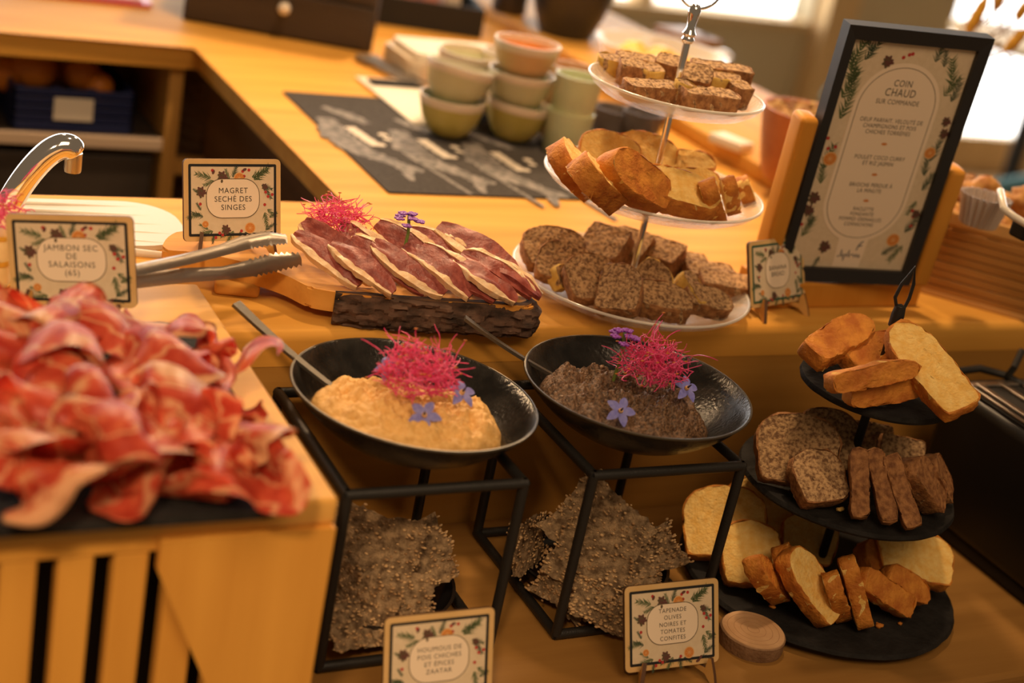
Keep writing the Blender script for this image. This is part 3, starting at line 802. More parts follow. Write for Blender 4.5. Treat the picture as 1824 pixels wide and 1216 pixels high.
borage('blue star flower on the tapenade at the right of the sprouts', 1222, 692, .008, 40, 5, .9)
blossom('small purple blossom tucked in the tapenade left of the sprouts', 1098, 655, .014, 5)

def spoon(label, tip, rimp, top, w0, w1):
    t = thing('spoon', label, 'spoon', tip)
    tip, top = Vector(tip), Vector(top); d = top - tip
    bm = NB(); n = 14; rows_ = []
    side = d.cross(Vector((0, 0, 1))).normalized(); up = side.cross(d).normalized()
    for i in range(n):
        u = i / (n - 1); w = w0 + (w1 - w0) * u ** 1.5; th = .0013
        c = d * u + up * (.004 * math.sin(PI * u) * -.6)
        rows_.append([bm.verts.new(c + side * w + up * th), bm.verts.new(c - side * w + up * th), bm.verts.new(c - side * w - up * th), bm.verts.new(c + side * w - up * th)])
    for A, B_ in zip(rows_, rows_[1:]):
        for j in range(4): bm.faces.new((A[j], A[(j + 1) % 4], B_[(j + 1) % 4], B_[j]))
    bm.faces.new(rows_[0]); bm.faces.new(rows_[-1][::-1])
    bmesh.ops.bevel(bm, geom=[e for e in bm.edges if len(e.link_faces) == 2 and e.calc_face_angle(0) > .7], offset=.0006, segments=2, affect='EDGES')
    obj('handle', bm, M_dull, t, smooth=50)
    bm = NB(); dn = d.normalized()
    ax = -dn; prof = []
    g = []
    for i in range(9):
        u = i / 8; row = []
        ww = .016 * math.sin(PI * min(.98, max(.06, u))) ** .7
        for j in range(7):
            v = j / 6 * 2 - 1
            row.append(bm.verts.new(ax * (u * .042) + side * v * ww + Vector((0, 0, 1)) * (-.006 * (1 - v * v) * math.sin(PI * u) - .004 * u)))
        g.append(row)
    for A, B_ in zip(g, g[1:]):
        for j in range(6): bm.faces.new((A[j], A[j + 1], B_[j + 1], B_[j]))
    bmesh.ops.solidify(bm, geom=bm.faces[:], thickness=.001)
    obj('spoon_bowl', bm, M_steel, t, smooth=60)
spoon('flat steel spoon handle leaning left out of the hummus bowl', P(617, 708, -.012), None, P(420, 540, .030), .0026, .0048)
spoon('slim steel spoon handle leaning left out of the tapenade bowl', P(1010, 682, -.014), None, P(828, 566, .026), .0018, .0036)

# ------------------------------------------------------------------ low black dishes with seed crackers
def dish(label, cx, cy, r):
    t = thing('cracker_dish', label, 'dish', (cx, cy, ZS), 0, 'low black dishes under the stands')
    prof = [(0, 0), (r * .72, 0), (r * .9, .008), (r, .022), (r + .001, .0235), (r - .0015, .0235), (r * .88, .011), (r * .7, .003), (0, .003)]
    bm = NB(); lathe(bm, prof, 64); obj('shell', bm, M_dish, t, smooth=50)
    return t
M_dish = mat('glossy_black_dish', (.012, .012, .014), .16, spec=.6)
dish('low black dish of seed crackers under the hummus stand', .434, .880, .0665)
dish('low black dish of seed crackers under the tapenade stand', .634, .881, .0665)
def cracker_mesh(seed, w, h, seeds=True):
    rnd = random.Random(seed); bm = NB(); nx, ny = 26, 22
    inside = {}
    G = {}
    for i in range(nx + 1):
        for j in range(ny + 1):
            u, v = i / nx * 2 - 1, j / ny * 2 - 1
            a = math.atan2(v, u); rr = math.hypot(u, v) / (max(abs(math.cos(a)), abs(math.sin(a))) ** -1)
            ed = .86 + .2 * noise.noise(Vector((math.cos(a) * 1.7, math.sin(a) * 1.7, seed))) + .09 * noise.noise(Vector((math.cos(a) * 9, math.sin(a) * 9, seed)))
            x, y = u * w / 2 * ed, v * h / 2 * ed
            z = .016 * noise.noise(Vector((x * 14, y * 14, seed))) + .0022 * noise.fractal(Vector((x * 150, y * 150, seed)), .8, 2, 3)
            G[i, j] = Vector((x, y, z))
    V = {k: bm.verts.new(q) for k, q in G.items()}
    for i in range(nx):
        for j in range(ny): bm.faces.new((V[i, j], V[i + 1, j], V[i + 1, j + 1], V[i, j + 1]))
    bmesh.ops.solidify(bm, geom=bm.faces[:], thickness=.0032)
    sb = None
    if seeds:
        sb = NB()
        for k in range(210):
            i, j = rnd.randrange(nx + 1), rnd.randrange(ny + 1)
            if k % 3 == 0: i = rnd.choice((0, nx)) if rnd.random() < .5 else i; 
            p = G[i, j] + Vector((rnd.uniform(-.002, .002), rnd.uniform(-.002, .002), rnd.choice((-.0002, .0030))))
            icos(sb, p, rnd.uniform(.0007, .0014), 1, (1.5, rnd.uniform(.7, 1.2), .8))
    return bm, sb
def crackers(items, where):
    for k, (px, py, z, az, ax, ay, w, h) in enumerate(items):
        bm, sb = cracker_mesh(200 + k + len(where), w, h)
        M4 = RZ(R(az)) @ RY(R(ay)) @ RX(R(ax))
        bmesh.ops.transform(bm, matrix=M4, verts=bm.verts); bmesh.ops.transform(sb, matrix=M4, verts=sb.verts)
        loc = P(px, py, z); lo = min(v.co.z for v in bm.verts)
        if loc.z + lo < ZS + .004: loc.z = ZS + .004 - lo
        o = obj('seed_cracker', bm, M_cracker, None, smooth=60, loc=loc)
        tag(o, 'rough brown seed cracker, number %s from the front in the %s' % (['one', 'two', 'three', 'four', 'five', 'six', 'seven', 'eight'][k], where), 'cracker', 'seed crackers in the ' + where)
        obj('seeds', sb, M_seed, o, smooth=60)['kind'] = 'stuff'
crackers([(650, 1110, -.160, 10, 24, 8, .070, .045), (690, 1075, -.152, -35, 42, -15, .075, .055), (628, 1060, -.148, -60, 50, 0, .075, .045), (655, 990, -.126, -38, 66, 4, .085, .075), (735, 1000, -.135, -10, 52, -34, .075, .06)], 'left dish')
crackers([(1070, 1085, -.160, -30, 22, 6, .065, .040), (1005, 1045, -.155, -60, 50, 10, .055, .040), (1120, 1035, -.150, -20, 44, -12, .065, .050), (1055, 1000, -.132, -40, 58, 12, .075, .06), (1065, 940, -.110, -28, 70, 40, .075, .075), (942, 965, -.138, 40, 84, 5, .055, .05), (1150, 990, -.142, -15, 46, -34, .07, .045)], 'right dish')

# ------------------------------------------------------------------ tiered stands
def slate_disc(bm, r, t, z, seed):
    wob = lambda a, k: 1 + .008 * noise.noise(Vector((math.cos(a) * 6, math.sin(a) * 6, seed + k * .3))) + .006 * noise.noise(Vector((math.cos(a) * 20, math.sin(a) * 20, seed + k)))
    lathe(bm, [(0, 0), (r * .985, 0), (r, t * .4), (r * .985, t), (r * .6, t), (0, t)], 72, TR(0, 0, z), 0, wob)
SX, SY = .847, .839
ss = thing('tiered_slate_stand', 'three-tier stand of round black slates on a black rod with wire handle', 'cake stand', (SX, SY, ZS))
SLV = [(.006, .123), (.102, .094), (.193, .0645)]
for k, (z, r) in enumerate(SLV):
    bm = NB(); slate_disc(bm, r, .0055, z, k); obj('slate_tier', bm, M_slate, ss, smooth=40)
for k in range(4):
    a = k * PI / 2 + .6; bm = NB(); lathe(bm, [(0, 0), (.006, 0), (.006, .006), (0, .006)], 14, TR(.09 * math.cos(a), .09 * math.sin(a), 0)); obj('rubber_foot', bm, M_black, ss)
bm = NB(); tube(bm, [(0, 0, .004), (0, 0, .265)], .0040, 12); obj('rod', bm, M_iron, ss, smooth=50)
bm = NB(); lathe(bm, [(0, .250), (.0055, .252), (.0055, .262), (.0045, .270), (0, .272)], 14); obj('rod_cap', bm, M_iron, ss, smooth=50)
bm = NB()
tube(bm, [(-.003, 0, .268), (-.0062, .001, .276), (-.0040, .002, .288), (.0025, .002, .304), (.0055, .002, .290), (.0052, .001, .277), (.003, 0, .267)], .0015, 8, closed=True)
bmesh.ops.transform(bm, matrix=RZ(R(-28)), verts=bm.verts); obj('handle_loop', bm, M_iron, ss, smooth=60)

GX, GY = .730, 1.056
gs = thing('tiered_glass_stand', 'three-tier stand of pressed clear glass plates on a chrome rod with ring handle', 'cake stand', (GX, GY, 0))
GLV = [(.003, .110), (.095, .099), (.183, .0775)]
for k, (z, r) in enumerate(GLV):
    g = .004
    prof = [(.004, 0), (r * .70, 0), (r * .83, .003), (r * .95, .009), (r, .0145), (r * .996, .0165), (r * .965, .0145), (r * .82, .0065), (r * .68, .0034), (.004, .0034)]
    bm = NB(); lathe(bm, prof, 96, TR(0, 0, z)); o = obj('glass_plate', bm, M_glass, gs, smooth=50)
    bm = NB(); tube(bm, [(math.cos(a) * r, math.sin(a) * r, z + .0158) for a in [2 * PI * i / 96 for i in range(96)]], .0014, 8, closed=True); obj('plate_rim', bm, M_glassr, gs, smooth=70)
bm = NB(); lathe(bm, [(0, 0), (.03, 0), (.032, .003), (.012, .006), (0, .006)], 32); obj('foot', bm, M_glassr, gs, smooth=50)
bm = NB(); tube(bm, [(0, 0, .004), (0, 0, .262)], .0032, 16); obj('rod', bm, M_chrome, gs, smooth=60)
bm = NB(); lathe(bm, [(0, .236), (.0045, .238), (.006, .241), (.0045, .2435), (.0062, .246), (.0045, .249), (.0036, .252), (.005, .262), (.0058, .267), (.004, .271), (0, .272)], 20); obj('finial', bm, M_chrome, gs, smooth=60)
bm = NB(); tube(bm, [(.019 * math.sin(a), 0, .268 + .019 - .019 * math.cos(a)) for a in [2 * PI * i / 40 for i in range(40)]], .0011, 8, closed=True)
bmesh.ops.transform(bm, matrix=RZ(R(-30)), verts=bm.verts); obj('ring_handle', bm, M_chrome, gs, smooth=60)

# ------------------------------------------------------------------ cake and bread slices
def loaf_outline(w, h, kind, rnd):
    if kind == 'block': pts = [(-w / 2, 0), (w / 2, 0), (w / 2, h), (-w / 2, h)]
    elif kind == 'half': pts = [(-w / 2, 0), (w / 2, 0), (w * .53, h * .55), (w * .42, h * .85), (w * .1, h), (-w * .46, h * .97)]
    else: pts = [(-w * .42, 0), (w * .42, 0), (w * .5, h * .62), (w * .46, h * .8), (w * .28, h * .95), (0, h), (-w * .28, h * .95), (-w * .46, h * .8), (-w * .5, h * .62)]
    # resample and round
    out = []
    n = len(pts)
    for i in range(n):
        a, b = Vector((*pts[i], 0)), Vector((*pts[(i + 1) % n], 0)); m = max(2, int((b - a).length / .005))
        for k in range(m): out.append(a.lerp(b, k / m))
    for _ in range(2 if kind != 'block' else 1):
        out = [(out[i - 1] + out[i] * 3 + out[(i + 1) % len(out)]) / 5 for i in range(len(out))]
    return [(p.x + rnd.uniform(-.0005, .0005), p.y + rnd.uniform(-.0005, .0005)) for p in out]
def bread(name, kind, w, h, t, M4, px, py, zs, seed, label, cat, group, mc, mk, heel=False):
    rnd = random.Random(seed); ol = loaf_outline(w, h, kind, rnd); n = len(ol); c = Vector((0, h * .5, 0))
    def build(sc_list, yt, jit):
        bm = NB(); fr, bk = [], []
        for sc in sc_list:
            fr.append([bm.verts.new((x * sc, -yt, h * .5 + (z - h * .5) * sc)) for x, z in ol]); bk.append([bm.verts.new((x * sc, yt, h * .5 + (z - h * .5) * sc)) for x, z in ol])
        return bm, fr, bk
    bm, fr, bk = build([1, .85, .62, .36], t / 2, 0)
    for L in (fr, bk):
        for A, B_ in zip(L, L[1:]):
            for i in range(n): bm.faces.new((A[i], A[(i + 1) % n], B_[(i + 1) % n], B_[i]))
        bm.faces.new(L[-1])
    if heel:                                  # an end piece: the outer face is all crust
        frs = {v for r_ in fr for v in r_}
        for f in bm.faces:
            if all(v in frs for v in f.verts): f.material_index = 1
    for i in range(n): bm.faces.new((fr[0][i], fr[0][(i + 1) % n], bk[0][(i + 1) % n], bk[0][i]))
    bmesh.ops.recalc_face_normals(bm, faces=bm.faces)
    blob_noise(bm, .0017, 210, seed)
    k = NB(); T_ = t / 2 + .0002; rings = []
    for sc_, y in ((1.0, -T_), (1.035, -T_ * .96), (1.04, -T_ * .3), (1.04, T_ * .3), (1.035, T_ * .96), (1.0, T_)):
        rings.append([k.verts.new((x * sc_, y, h * .5 + (z - h * .5) * sc_)) for x, z in ol])
    for A, B_ in zip(rings, rings[1:]):
        for i in range(n): k.faces.new((A[i], A[(i + 1) % n], B_[(i + 1) % n], B_[i]))
    for i in range(n): k.faces.new((rings[-1][i], rings[-1][(i + 1) % n], rings[0][(i + 1) % n], rings[0][i]))
    bmesh.ops.recalc_face_normals(k, faces=k.faces)
    blob_noise(k, .0015, 240, seed + 3)
    for b in (bm, k):
        bmesh.ops.transform(b, matrix=TR(0, 0, -h / 2), verts=b.verts); bmesh.ops.transform(b, matrix=M4, verts=b.verts)
    lo = min(v.co.z for v in k.verts)
    z = zs - lo + .0006
    o = obj(name, bm, [mc, mk] if heel else mc, None, smooth=70, loc=P(px, py, z)); tag(o, label, cat, group)
    obj('crust', k, mk, o, smooth=70)
    return o
def tier(items, zs, where, group, seed, default):
    for k, it in enumerate(items):
        px, py, typ, kind, w, h, t, az, lean, roll, lab = it[:11]
        lift = it[11] if len(it) > 11 else 0
        mc, mk, nm = {'y': (M_cake, M_cakecrust, 'cake_slice'), 'n': (M_nut, M_nutcrust, 'banana_bread_slice'), 'p': (M_nut, M_nutpale, 'banana_bread_slice')}[typ[0]]
        M4 = RZ(R(az)) @ RX(-R(lean)) @ RY(R(roll))
        adj = 'yellow cake' if typ[0] == 'y' else 'banana bread'
        if zs in GZ: w, h, py = w * .90, h * .90, py - 6
        bread(nm, kind, w, h, t, M4, px, py, zs + lift, seed + k, '%s %s on the %s' % (adj, lab, where), 'cake', group, mc, mk, len(typ) > 1)
# az: where the cut face looks (-30 = at the camera, 60 = edge on, face to the right); lean: top tipped back; roll: turned in its own plane
GZ = [z + .0037 for z, r in GLV]
tier([ # bottom glass plate
    (985, 450, 'n', 'loaf', .066, .050, .013, -20, 58, -6, 'lying at the far left', .004),
    (1010, 480, 'n', 'loaf', .062, .046, .013, -32, 52, 10, 'second from left'),
    (1050, 502, 'n', 'loaf', .052, .050, .013, -20, 52, -14, 'third from the left, crumb side up'),
    (997, 502, 'p', 'block', .018, .024, .013, 20, 40, 0, 'with pale end at left front'),
    (1105, 522, 'n', 'half', .042, .052, .013, -58, 48, -20, 'at the front, left of the middle'),
    (1158, 512, 'p', 'half', .040, .046, .014, -35, 50, 24, 'with pale end, front middle'),
    (1180, 542, 'n', 'half', .052, .036, .017, -14, 66, 6, 'broad and dark at the front middle'),
    (1232, 526, 'p', 'block', .020, .040, .015, 30, 60, 18, 'with pale end, right of middle', .004),
    (1256, 542, 'n', 'half', .050, .028, .015, 4, 60, 16, 'narrow, right of the middle at the front'),
    (1290, 515, 'n', 'block', .054, .030, .016, -14, 78, 4, 'dark crust strip at the far right'),
    (1262, 496, 'n', 'block', .052, .028, .015, -12, 80, 4, 'dark crust strip behind the far right one', .002),
    (1215, 478, 'n', 'block', .050, .028, .017, -16, 80, 4, 'at the back right behind the rod'),
    (1172, 462, 'n', 'block', .050, .036, .020, -58, 70, -4, 'just right of the rod at the back', .002),
    (1122, 450, 'n', 'block', .042, .040, .020, -58, 64, -4, 'at the back, left of the rod', .002),
    (1078, 447, 'n', 'block', .044, .044, .020, -58, 60, -6, 'at the back, second left of the rod', .004),
], GZ[0], 'bottom glass plate', 'banana bread slices on the bottom glass plate', 300, 'n')
tier([ # middle glass plate
    (1020, 305, 'y', 'loaf', .046, .060, .018, 56, 46, -34, 'pointed, at the far left'),
    (1062, 330, 'y', 'loaf', .042, .072, .020, 66, 50, -42, 'second from the left at the front', .002),
    (1126, 326, 'yh', 'loaf', .040, .078, .022, 20, 34, -58, 'large golden heel, third from left', .003),
    (1205, 348, 'y', 'loaf', .082, .044, .018, -2, 62, 16, 'wide, crumb up, front middle', .003),
    (1268, 360, 'y', 'half', .030, .046, .014, 62, 30, -30, 'edge on, at the right front'),
    (1300, 350, 'y', 'half', .024, .046, .012, 66, 26, -34, 'thin and edge on, second from the right'),
    (1327, 345, 'y', 'half', .022, .030, .012, 60, 34, -20, 'short and rounded, at the far right'),
    (1225, 335, 'y', 'half', .066, .030, .013, -5, 40, -8, 'behind the wide one at the right', .002),
    (1215, 298, 'y', 'half', .064, .028, .014, -20, 62, -10, 'pale, just right of the rod', .008),
    (1085, 280, 'y', 'loaf', .062, .046, .012, -25, 48, 6, 'pale, standing at the back left', .006),
    (1150, 280, 'y', 'loaf', .064, .046, .012, -22, 52, 4, 'pale, at the back beside the rod', .006),
    (1130, 318, 'y', 'half', .050, .036, .012, -35, 60, 10, 'lying behind the golden heel', .012),
], GZ[1], 'middle glass plate', 'yellow cake slices on the middle glass plate', 330, 'y')
tier([ # top glass plate
    (1082, 122, 'p', 'block', .022, .022, .016, -30, 84, 0, 'small with a pale end at the far left'),
    (1135, 120, 'n', 'block', .044, .024, .014, -16, 84, 0, 'flat, at the back left', .003),
    (1122, 135, 'n', 'block', .022, .026, .019, -24, 82, 0, 'short dark block, second from the left'),
    (1155, 140, 'p', 'block', .026, .024, .016, -8, 82, 0, 'with pale side left of the rod'),
    (1162, 168, 'n', 'block', .062, .022, .014, 6, 82, 2, 'long dark strip at the left front'),
    (1192, 130, 'n', 'block', .028, .024, .020, -40, 74, 0, 'crumbly block behind the rod'),
    (1216, 170, 'p', 'block', .014, .020, .018, 10, 82, 0, 'with pale end, front middle', .001),
    (1262, 184, 'n', 'block', .056, .024, .016, -6, 82, 2, 'long dark strip at the right front'),
    (1240, 152, 'n', 'block', .028, .026, .022, -34, 60, 0, 'upright block right of the rod'),
    (1282, 138, 'n', 'block', .064, .022, .016, -6, 82, 2, 'long orange brown strip at the back right', .010),
    (1284, 156, 'p', 'block', .038, .022, .016, -8, 82, 2, 'with a pale yellow side at the right', .006),
    (1312, 174, 'n', 'block', .022, .024, .020, 0, 80, 0, 'grey brown block at the far right'),
], GZ[2], 'top glass plate', 'banana bread pieces on the top glass plate', 360, 'n')
SZ = [ZS + z + .0056 for z, r in SLV]
tier([ # top slate
    (1495, 605, 'yh', 'loaf', .030, .082, .015, -8, 68, 60, 'dark crusted, pointing left', .010),
    (1552, 628, 'yh', 'loaf', .026, .064, .015, -10, 66, 62, 'short, just left of the rod at the back', .006),
    (1600, 638, 'y', 'half', .024, .050, .014, 10, 40, 40, 'behind the rod', .002),
    (1652, 655, 'y', 'loaf', .040, .092, .012, -38, 58, -44, 'large, crumb side up at the right', .008),
    (1555, 668, 'yh', 'loaf', .018, .080, .015, -8, 24, 78, 'long, upper one of the front pair', .014),
    (1585, 688, 'yh', 'loaf', .024, .078, .015, -8, 14, 78, 'long, lower one of the front pair'),
], SZ[2], 'top slate tier', 'yellow cake slices on the top slate', 400, 'y')
tier([ # middle slate
    (1420, 800, 'n', 'loaf', .070, .060, .013, -34, 42, -6, 'large, standing at the far left'),
    (1475, 780, 'n', 'loaf', .056, .050, .013, -20, 44, 10, 'second, behind the large left one', .006),
    (1455, 850, 'n', 'loaf', .046, .046, .014, -18, 52, -12, 'in front of the large left one'),
    (1530, 862, 'nh', 'block', .014, .056, .016, -42, 36, -16, 'thin and upright, first right of the front gap'),
    (1570, 866, 'nh', 'block', .014, .060, .016, -44, 34, -28, 'thin and upright, second right of the front gap'),
    (1605, 875, 'nh', 'block', .014, .060, .018, -44, 34, -34, 'thin and upright, third right of the front gap'),
    (1642, 858, 'nh', 'half', .030, .058, .018, 30, 32, -40, 'broad and dark at the right'),
    (1668, 848, 'nh', 'half', .026, .050, .014, 40, 30, -34, 'at the far right edge'),
    (1600, 805, 'n', 'block', .042, .026, .016, -16, 30, 6, 'at the back right of the rod'),
    (1545, 785, 'n', 'block', .040, .030, .016, -40, 36, -6, 'at the back behind the rod'),
], SZ[1], 'middle slate tier', 'banana bread slices on the middle slate', 420, 'n')
tier([ # bottom slate
    (1290, 930, 'y', 'loaf', .072, .064, .014, -50, 46, -20, 'large, at the far left'),
    (1350, 905, 'y', 'loaf', .060, .054, .014, -30, 50, 8, 'behind the far left one', .008),
    (1335, 985, 'y', 'loaf', .052, .056, .014, -30, 46, -8, 'crumb showing, second from left'),
    (1365, 1030, 'yh', 'loaf', .022, .066, .015, 46, 36, -36, 'narrow and golden, left of middle', .002),
    (1410, 1015, 'yh', 'loaf', .030, .058, .014, 50, 36, -30, 'dark, just behind the pale middle one', .002),
    (1440, 1040, 'y', 'loaf', .034, .070, .015, 14, 40, -26, 'with pale crumb face, front middle'),
    (1490, 1060, 'yh', 'loaf', .026, .054, .013, 62, 30, -22, 'edge on, right of the middle'),
    (1522, 1050, 'yh', 'half', .024, .064, .013, 66, 28, 8, 'thin wedge standing right of the middle'),
    (1575, 1055, 'yh', 'block', .062, .020, .014, 8, 30, 34, 'low golden strip at the right front'),
    (1610, 1040, 'yh', 'half', .052, .022, .013, 12, 36, 30, 'golden strip behind the right front one', .006),
    (1625, 990, 'y', 'loaf', .074, .050, .014, -12, 58, 12, 'wide, crumb side up at the far right', .010),
    (1565, 1000, 'yh', 'loaf', .046, .040, .014, 20, 50, 20, 'dark crusted, shaded, right of the rod', .004),
    (1440, 960, 'y', 'loaf', .050, .044, .014, -30, 44, 0, 'in shade, back left of the rod', .002),
], SZ[0], 'bottom slate tier', 'yellow cake slices on the bottom slate', 440, 'y')
for k, (px, py, z, s, m, w) in enumerate([(1496, 910, SZ[1], .0026, M_cake, 'pale cake crumb on the front edge of the middle slate'), (1520, 923, SZ[1], .0018, M_cake, 'tiny cake crumb right of the pale crumb on the middle slate'), (1565, 1117, SZ[0], .0028, M_cakecrust, 'golden crumb on the bottom slate, right front'), (1603, 1112, SZ[0], .0017, M_cakecrust, 'tiny golden crumb near the right edge of the bottom slate'), (1375, 1082, SZ[0], .0022, M_cakecrust, 'golden crumb at the left front of the bottom slate')]):
    bm = NB(); icos(bm, (0, 0, s * .7), s, 2, (1.5, 1, .8)); blob_noise(bm, s * .5, 400, k)
    tag(obj('cake_crumb', bm, m, None, smooth=60, loc=P(px, py, z)), w, 'crumb', 'crumbs on the slates')

# ------------------------------------------------------------------ wooden coaster
M_rings = mat('cut_log_face', (.46, .26, .12), .65, noise_scale=30, col2=(.58, .36, .19), bump=.3, bump_scale=200)
co = thing('wood_coaster', 'small round log slice with bark edge lying in front of the slate stand', 'coaster', (P(1338, 1134, ZS + .006).x, P(1338, 1134, ZS + .006).y, ZS))
wob = lambda a, k: 1 + .02 * noise.noise(Vector((math.cos(a) * 1.5, math.sin(a) * 1.5, 3)))
bm = NB(); lathe(bm, [(0, 0), (.0268, 0), (.0272, .002), (.0272, .012), (.0262, .0128), (.0262, .0002)], 48, None, 0, wob); obj('bark_edge', bm, mat('thin_bark', (.19, .10, .045), .8, noise_scale=90, col2=(.28, .16, .08), bump=.6, bump_scale=300), co, smooth=40)
bm = NB(); lathe(bm, [(0, .0135), (.0258, .0135), (.0264, .0125), (.0262, .001), (0, .001)], 48, None, 0, wob); obj('end_grain', bm, M_rings, co, smooth=40)
for k in range(4):
    bm = NB(); r = .005 + k * .0055; tube(bm, [(r * wob(a, 0) * math.cos(a), r * wob(a, 0) * math.sin(a), .01345) for a in [2 * PI * i / 40 for i in range(40)]], .00022, 4, closed=True); obj('growth_ring', bm, M_lineb if False else mat('ring_line', (.34, .18, .08), .7), co)

# ------------------------------------------------------------------ toaster
to = thing('toaster', 'black toaster with chrome slot grille at the right of the slate stand', 'toaster', (1.135, .81, ZS))
tx, ty, th = .20, .26, .147
bm = NB(); box(bm, (tx, ty, th - .012), (0, 0, .012 + (th - .012) / 2), bev=.012, seg=4); obj('body', bm, mat('black_plastic', (.008, .008, .008), .42), to, smooth=40)
bm = NB(); box(bm, (tx - .01, ty - .01, .014), (0, 0, .007), bev=.003); obj('base', bm, M_black, to, smooth=40)
bm = NB()
prism(bm, rrect(tx - .014, ty - .014, .012, 5), th - .001, th + .0015)
obj('chrome_top', bm, M_black, to, smooth=30)
for x in (-.088, -.075, -.045, -.018, .02, .05):
    bm = NB(); box(bm, (.0042 if x < -.08 else .007, ty - .035, .003), (x, 0, th + .003), bev=.0012); obj('grille_bar', bm, M_steel, to)
for y in (-.112, .112):
    bm = NB(); box(bm, (tx - .03, .008, .003), (0, y, th + .0025), bev=.001); obj('grille_end', bm, M_steel, to)
cb = NB()
tube(cb, [P(1820, 625, -.01), P(1806, 655, -.02), P(1796, 668, -.03)], .0035, 8)
tube(cb, [P(1700, 662, -.033), P(1745, 656, -.031), P(1790, 668, -.032), P(1830, 690, -.035)], .004, 8)
tag(obj('power_cord', cb, M_black, None, smooth=50), 'black power cord rising behind the toaster against the riser', 'cord')

# ------------------------------------------------------------------ menu frame in a wooden holder
FXY, FYAW, FT = (.9518, 1.0252), -11.33, -6.55
mh = thing('menu_holder', 'wooden menu holder with a thick base and two uprights', 'holder', (FXY[0], FXY[1], 0), R(FYAW))
M_hold = wood('orange_pine', (.52, .21, .025), (.64, .29, .045), 'Z', .42)
bm = NB(); box(bm, (.195, .050, .0255), (.006, .030, .01275), RZ(R(12.5)).to_3x3(), bev=.002); obj('base', bm, M_hold, mh)
TF = TR(0, 0, .028) @ RX(-R(FT)) @ RY(R(-2.6))
for sx, zt in ((-1, .165), (1, .125)):
    bm = NB(); box(bm, (.018, .026, zt), (sx * .0835, .010, zt / 2 + .0), bev=.005, seg=3); bmesh.ops.transform(bm, matrix=TF, verts=bm.verts); obj('upright', bm, M_hold, mh, smooth=40)
mf = thing('framed_menu', 'tall black framed menu print with arched panel in a wooden holder', 'menu', (FXY[0], FXY[1], 0), R(FYAW))
FW, FH = .1451, .2541
TFR = TF @ RX(PI / 2)
bm = NB()
for (sx, sy, cx, cy) in ((FW, .0125, 0, .00625), (FW, .0125, 0, FH - .00625), (.0105, FH, -FW / 2 + .00525, FH / 2), (.0105, FH, FW / 2 - .00525, FH / 2)):
    pass
ring2 = lambda a, b: None
outer = [(-FW / 2, 0), (FW / 2, 0), (FW / 2, FH), (-FW / 2, FH)]
iw, ih0, ih1 = FW / 2 - .0105, .0135, FH - .0135
inner = [(-iw, ih0), (iw, ih0), (iw, ih1), (-iw, ih1)]
V = lambda L, z: [bm.verts.new((x, y, z)) for x, y in L]
o0, o1, i1, i0 = V(outer, -.014), V(outer, .001), V(inner, -.001), V(inner, -.006)
for A, B_ in ((o0, o1), (o1, i1), (i1, i0)):
    for i in range(4): bm.faces.new((A[i], A[(i + 1) % 4], B_[(i + 1) % 4], B_[i]))
bm.faces.new(o0)
bmesh.ops.transform(bm, matrix=TFR, verts=bm.verts); obj('frame', bm, mat('black_frame', (.020, .019, .020), .45), mf)
pp = NB(); bm = pp; prism(bm, [(-iw - .001, ih0 - .001), (iw + .001, ih0 - .001), (iw + .001, ih1 + .001), (-iw - .001, ih1 + .001)], -.0062, -.0055, TFR); ppo = obj('print_paper', bm, M_paper, mf)
def arch(w, y0, y1, r, rb):
    return rrect(w, y1 - y0, min(w / 2 - .0001, r), 12, 0, (y0 + y1) / 2)
pw, py0, py1 = .086, .042, .222
bm = NB(); prism(bm, arch(pw, py0, py1, .045, 0), -.0054, -.0052, TFR); prism(bm, [(-.014, .0146), (.014, .0146), (.016, .048), (-.016, .048)], -.0054, -.00522, TFR); obj('arched_panel', bm, M_paperb, ppo)
bm = NB(); ring(bm, arch(pw - .0075, py0 + .004, py1 - .004, .045, 0), arch(pw - .0088, py0 + .0046, py1 - .0046, .0445, 0), -.00515)
bmesh.ops.transform(bm, matrix=TFR, verts=bm.verts); obj('panel_outline', bm, M_lineb, ppo)
for txt, y, sz, m_ in (('COIN', .2025, .0088, M_letter), ('CHAUD', .1935, .0105, M_letter), ('SUR COMMANDE', .1845, .0066, M_letter), ('OEUF PARFAIT, VELOUT\u00c9 DE\nCHAMPIGNONS ET POIS\nCHICHES TORR\u00c9FI\u00c9S', .1605, .0058, M_letter),
                       ('POULET COCO CURRY\nET RIZ JASMIN', .1265, .0058, M_letter), ('BRIOCHE PERDUE \u00c0\nLA MINUTE', .0985, .0058, M_letter), ('RACLETTE\nFONDANTE\nPOMMES GRENAILLES\nCORNICHONS', .0685, .0054, M_letter)):
    bm = text_bm(txt, sz, .8, 1.1)
    for v in bm.verts: v.co = TFR @ Vector((v.co.x, v.co.y + y, -.0051))
    obj('lettering', bm, m_, ppo)
for y in (.1435, .1125, .0855):
    bm = NB(); disc(bm, 0, y, .0014, 0, 10, -.0051, 2.2); bmesh.ops.transform(bm, matrix=TFR, verts=bm.verts); obj('ornament', bm, M_orange, ppo)
M_logo = mat('blue_grey_print', (.06, .08, .13), .7)
bm = NB()
lg = [(-.012 + .0008 * i, .027 + .0022 * math.sin(i * 1.9) + (.004 if i in (4, 14, 19) else 0) - (.004 if i in (1, 9) else 0)) for i in range(31)]
for a, b in zip(lg, lg[1:]):
    d = Vector((b[0] - a[0], b[1] - a[1], 0)).normalized(); n_ = Vector((-d.y, d.x, 0)) * .00035
    A, B_ = Vector((*a, -.0051)), Vector((*b, -.0051)); bm.faces.new([bm.verts.new(q) for q in (A - n_, B_ - n_, B_ + n_, A + n_)])
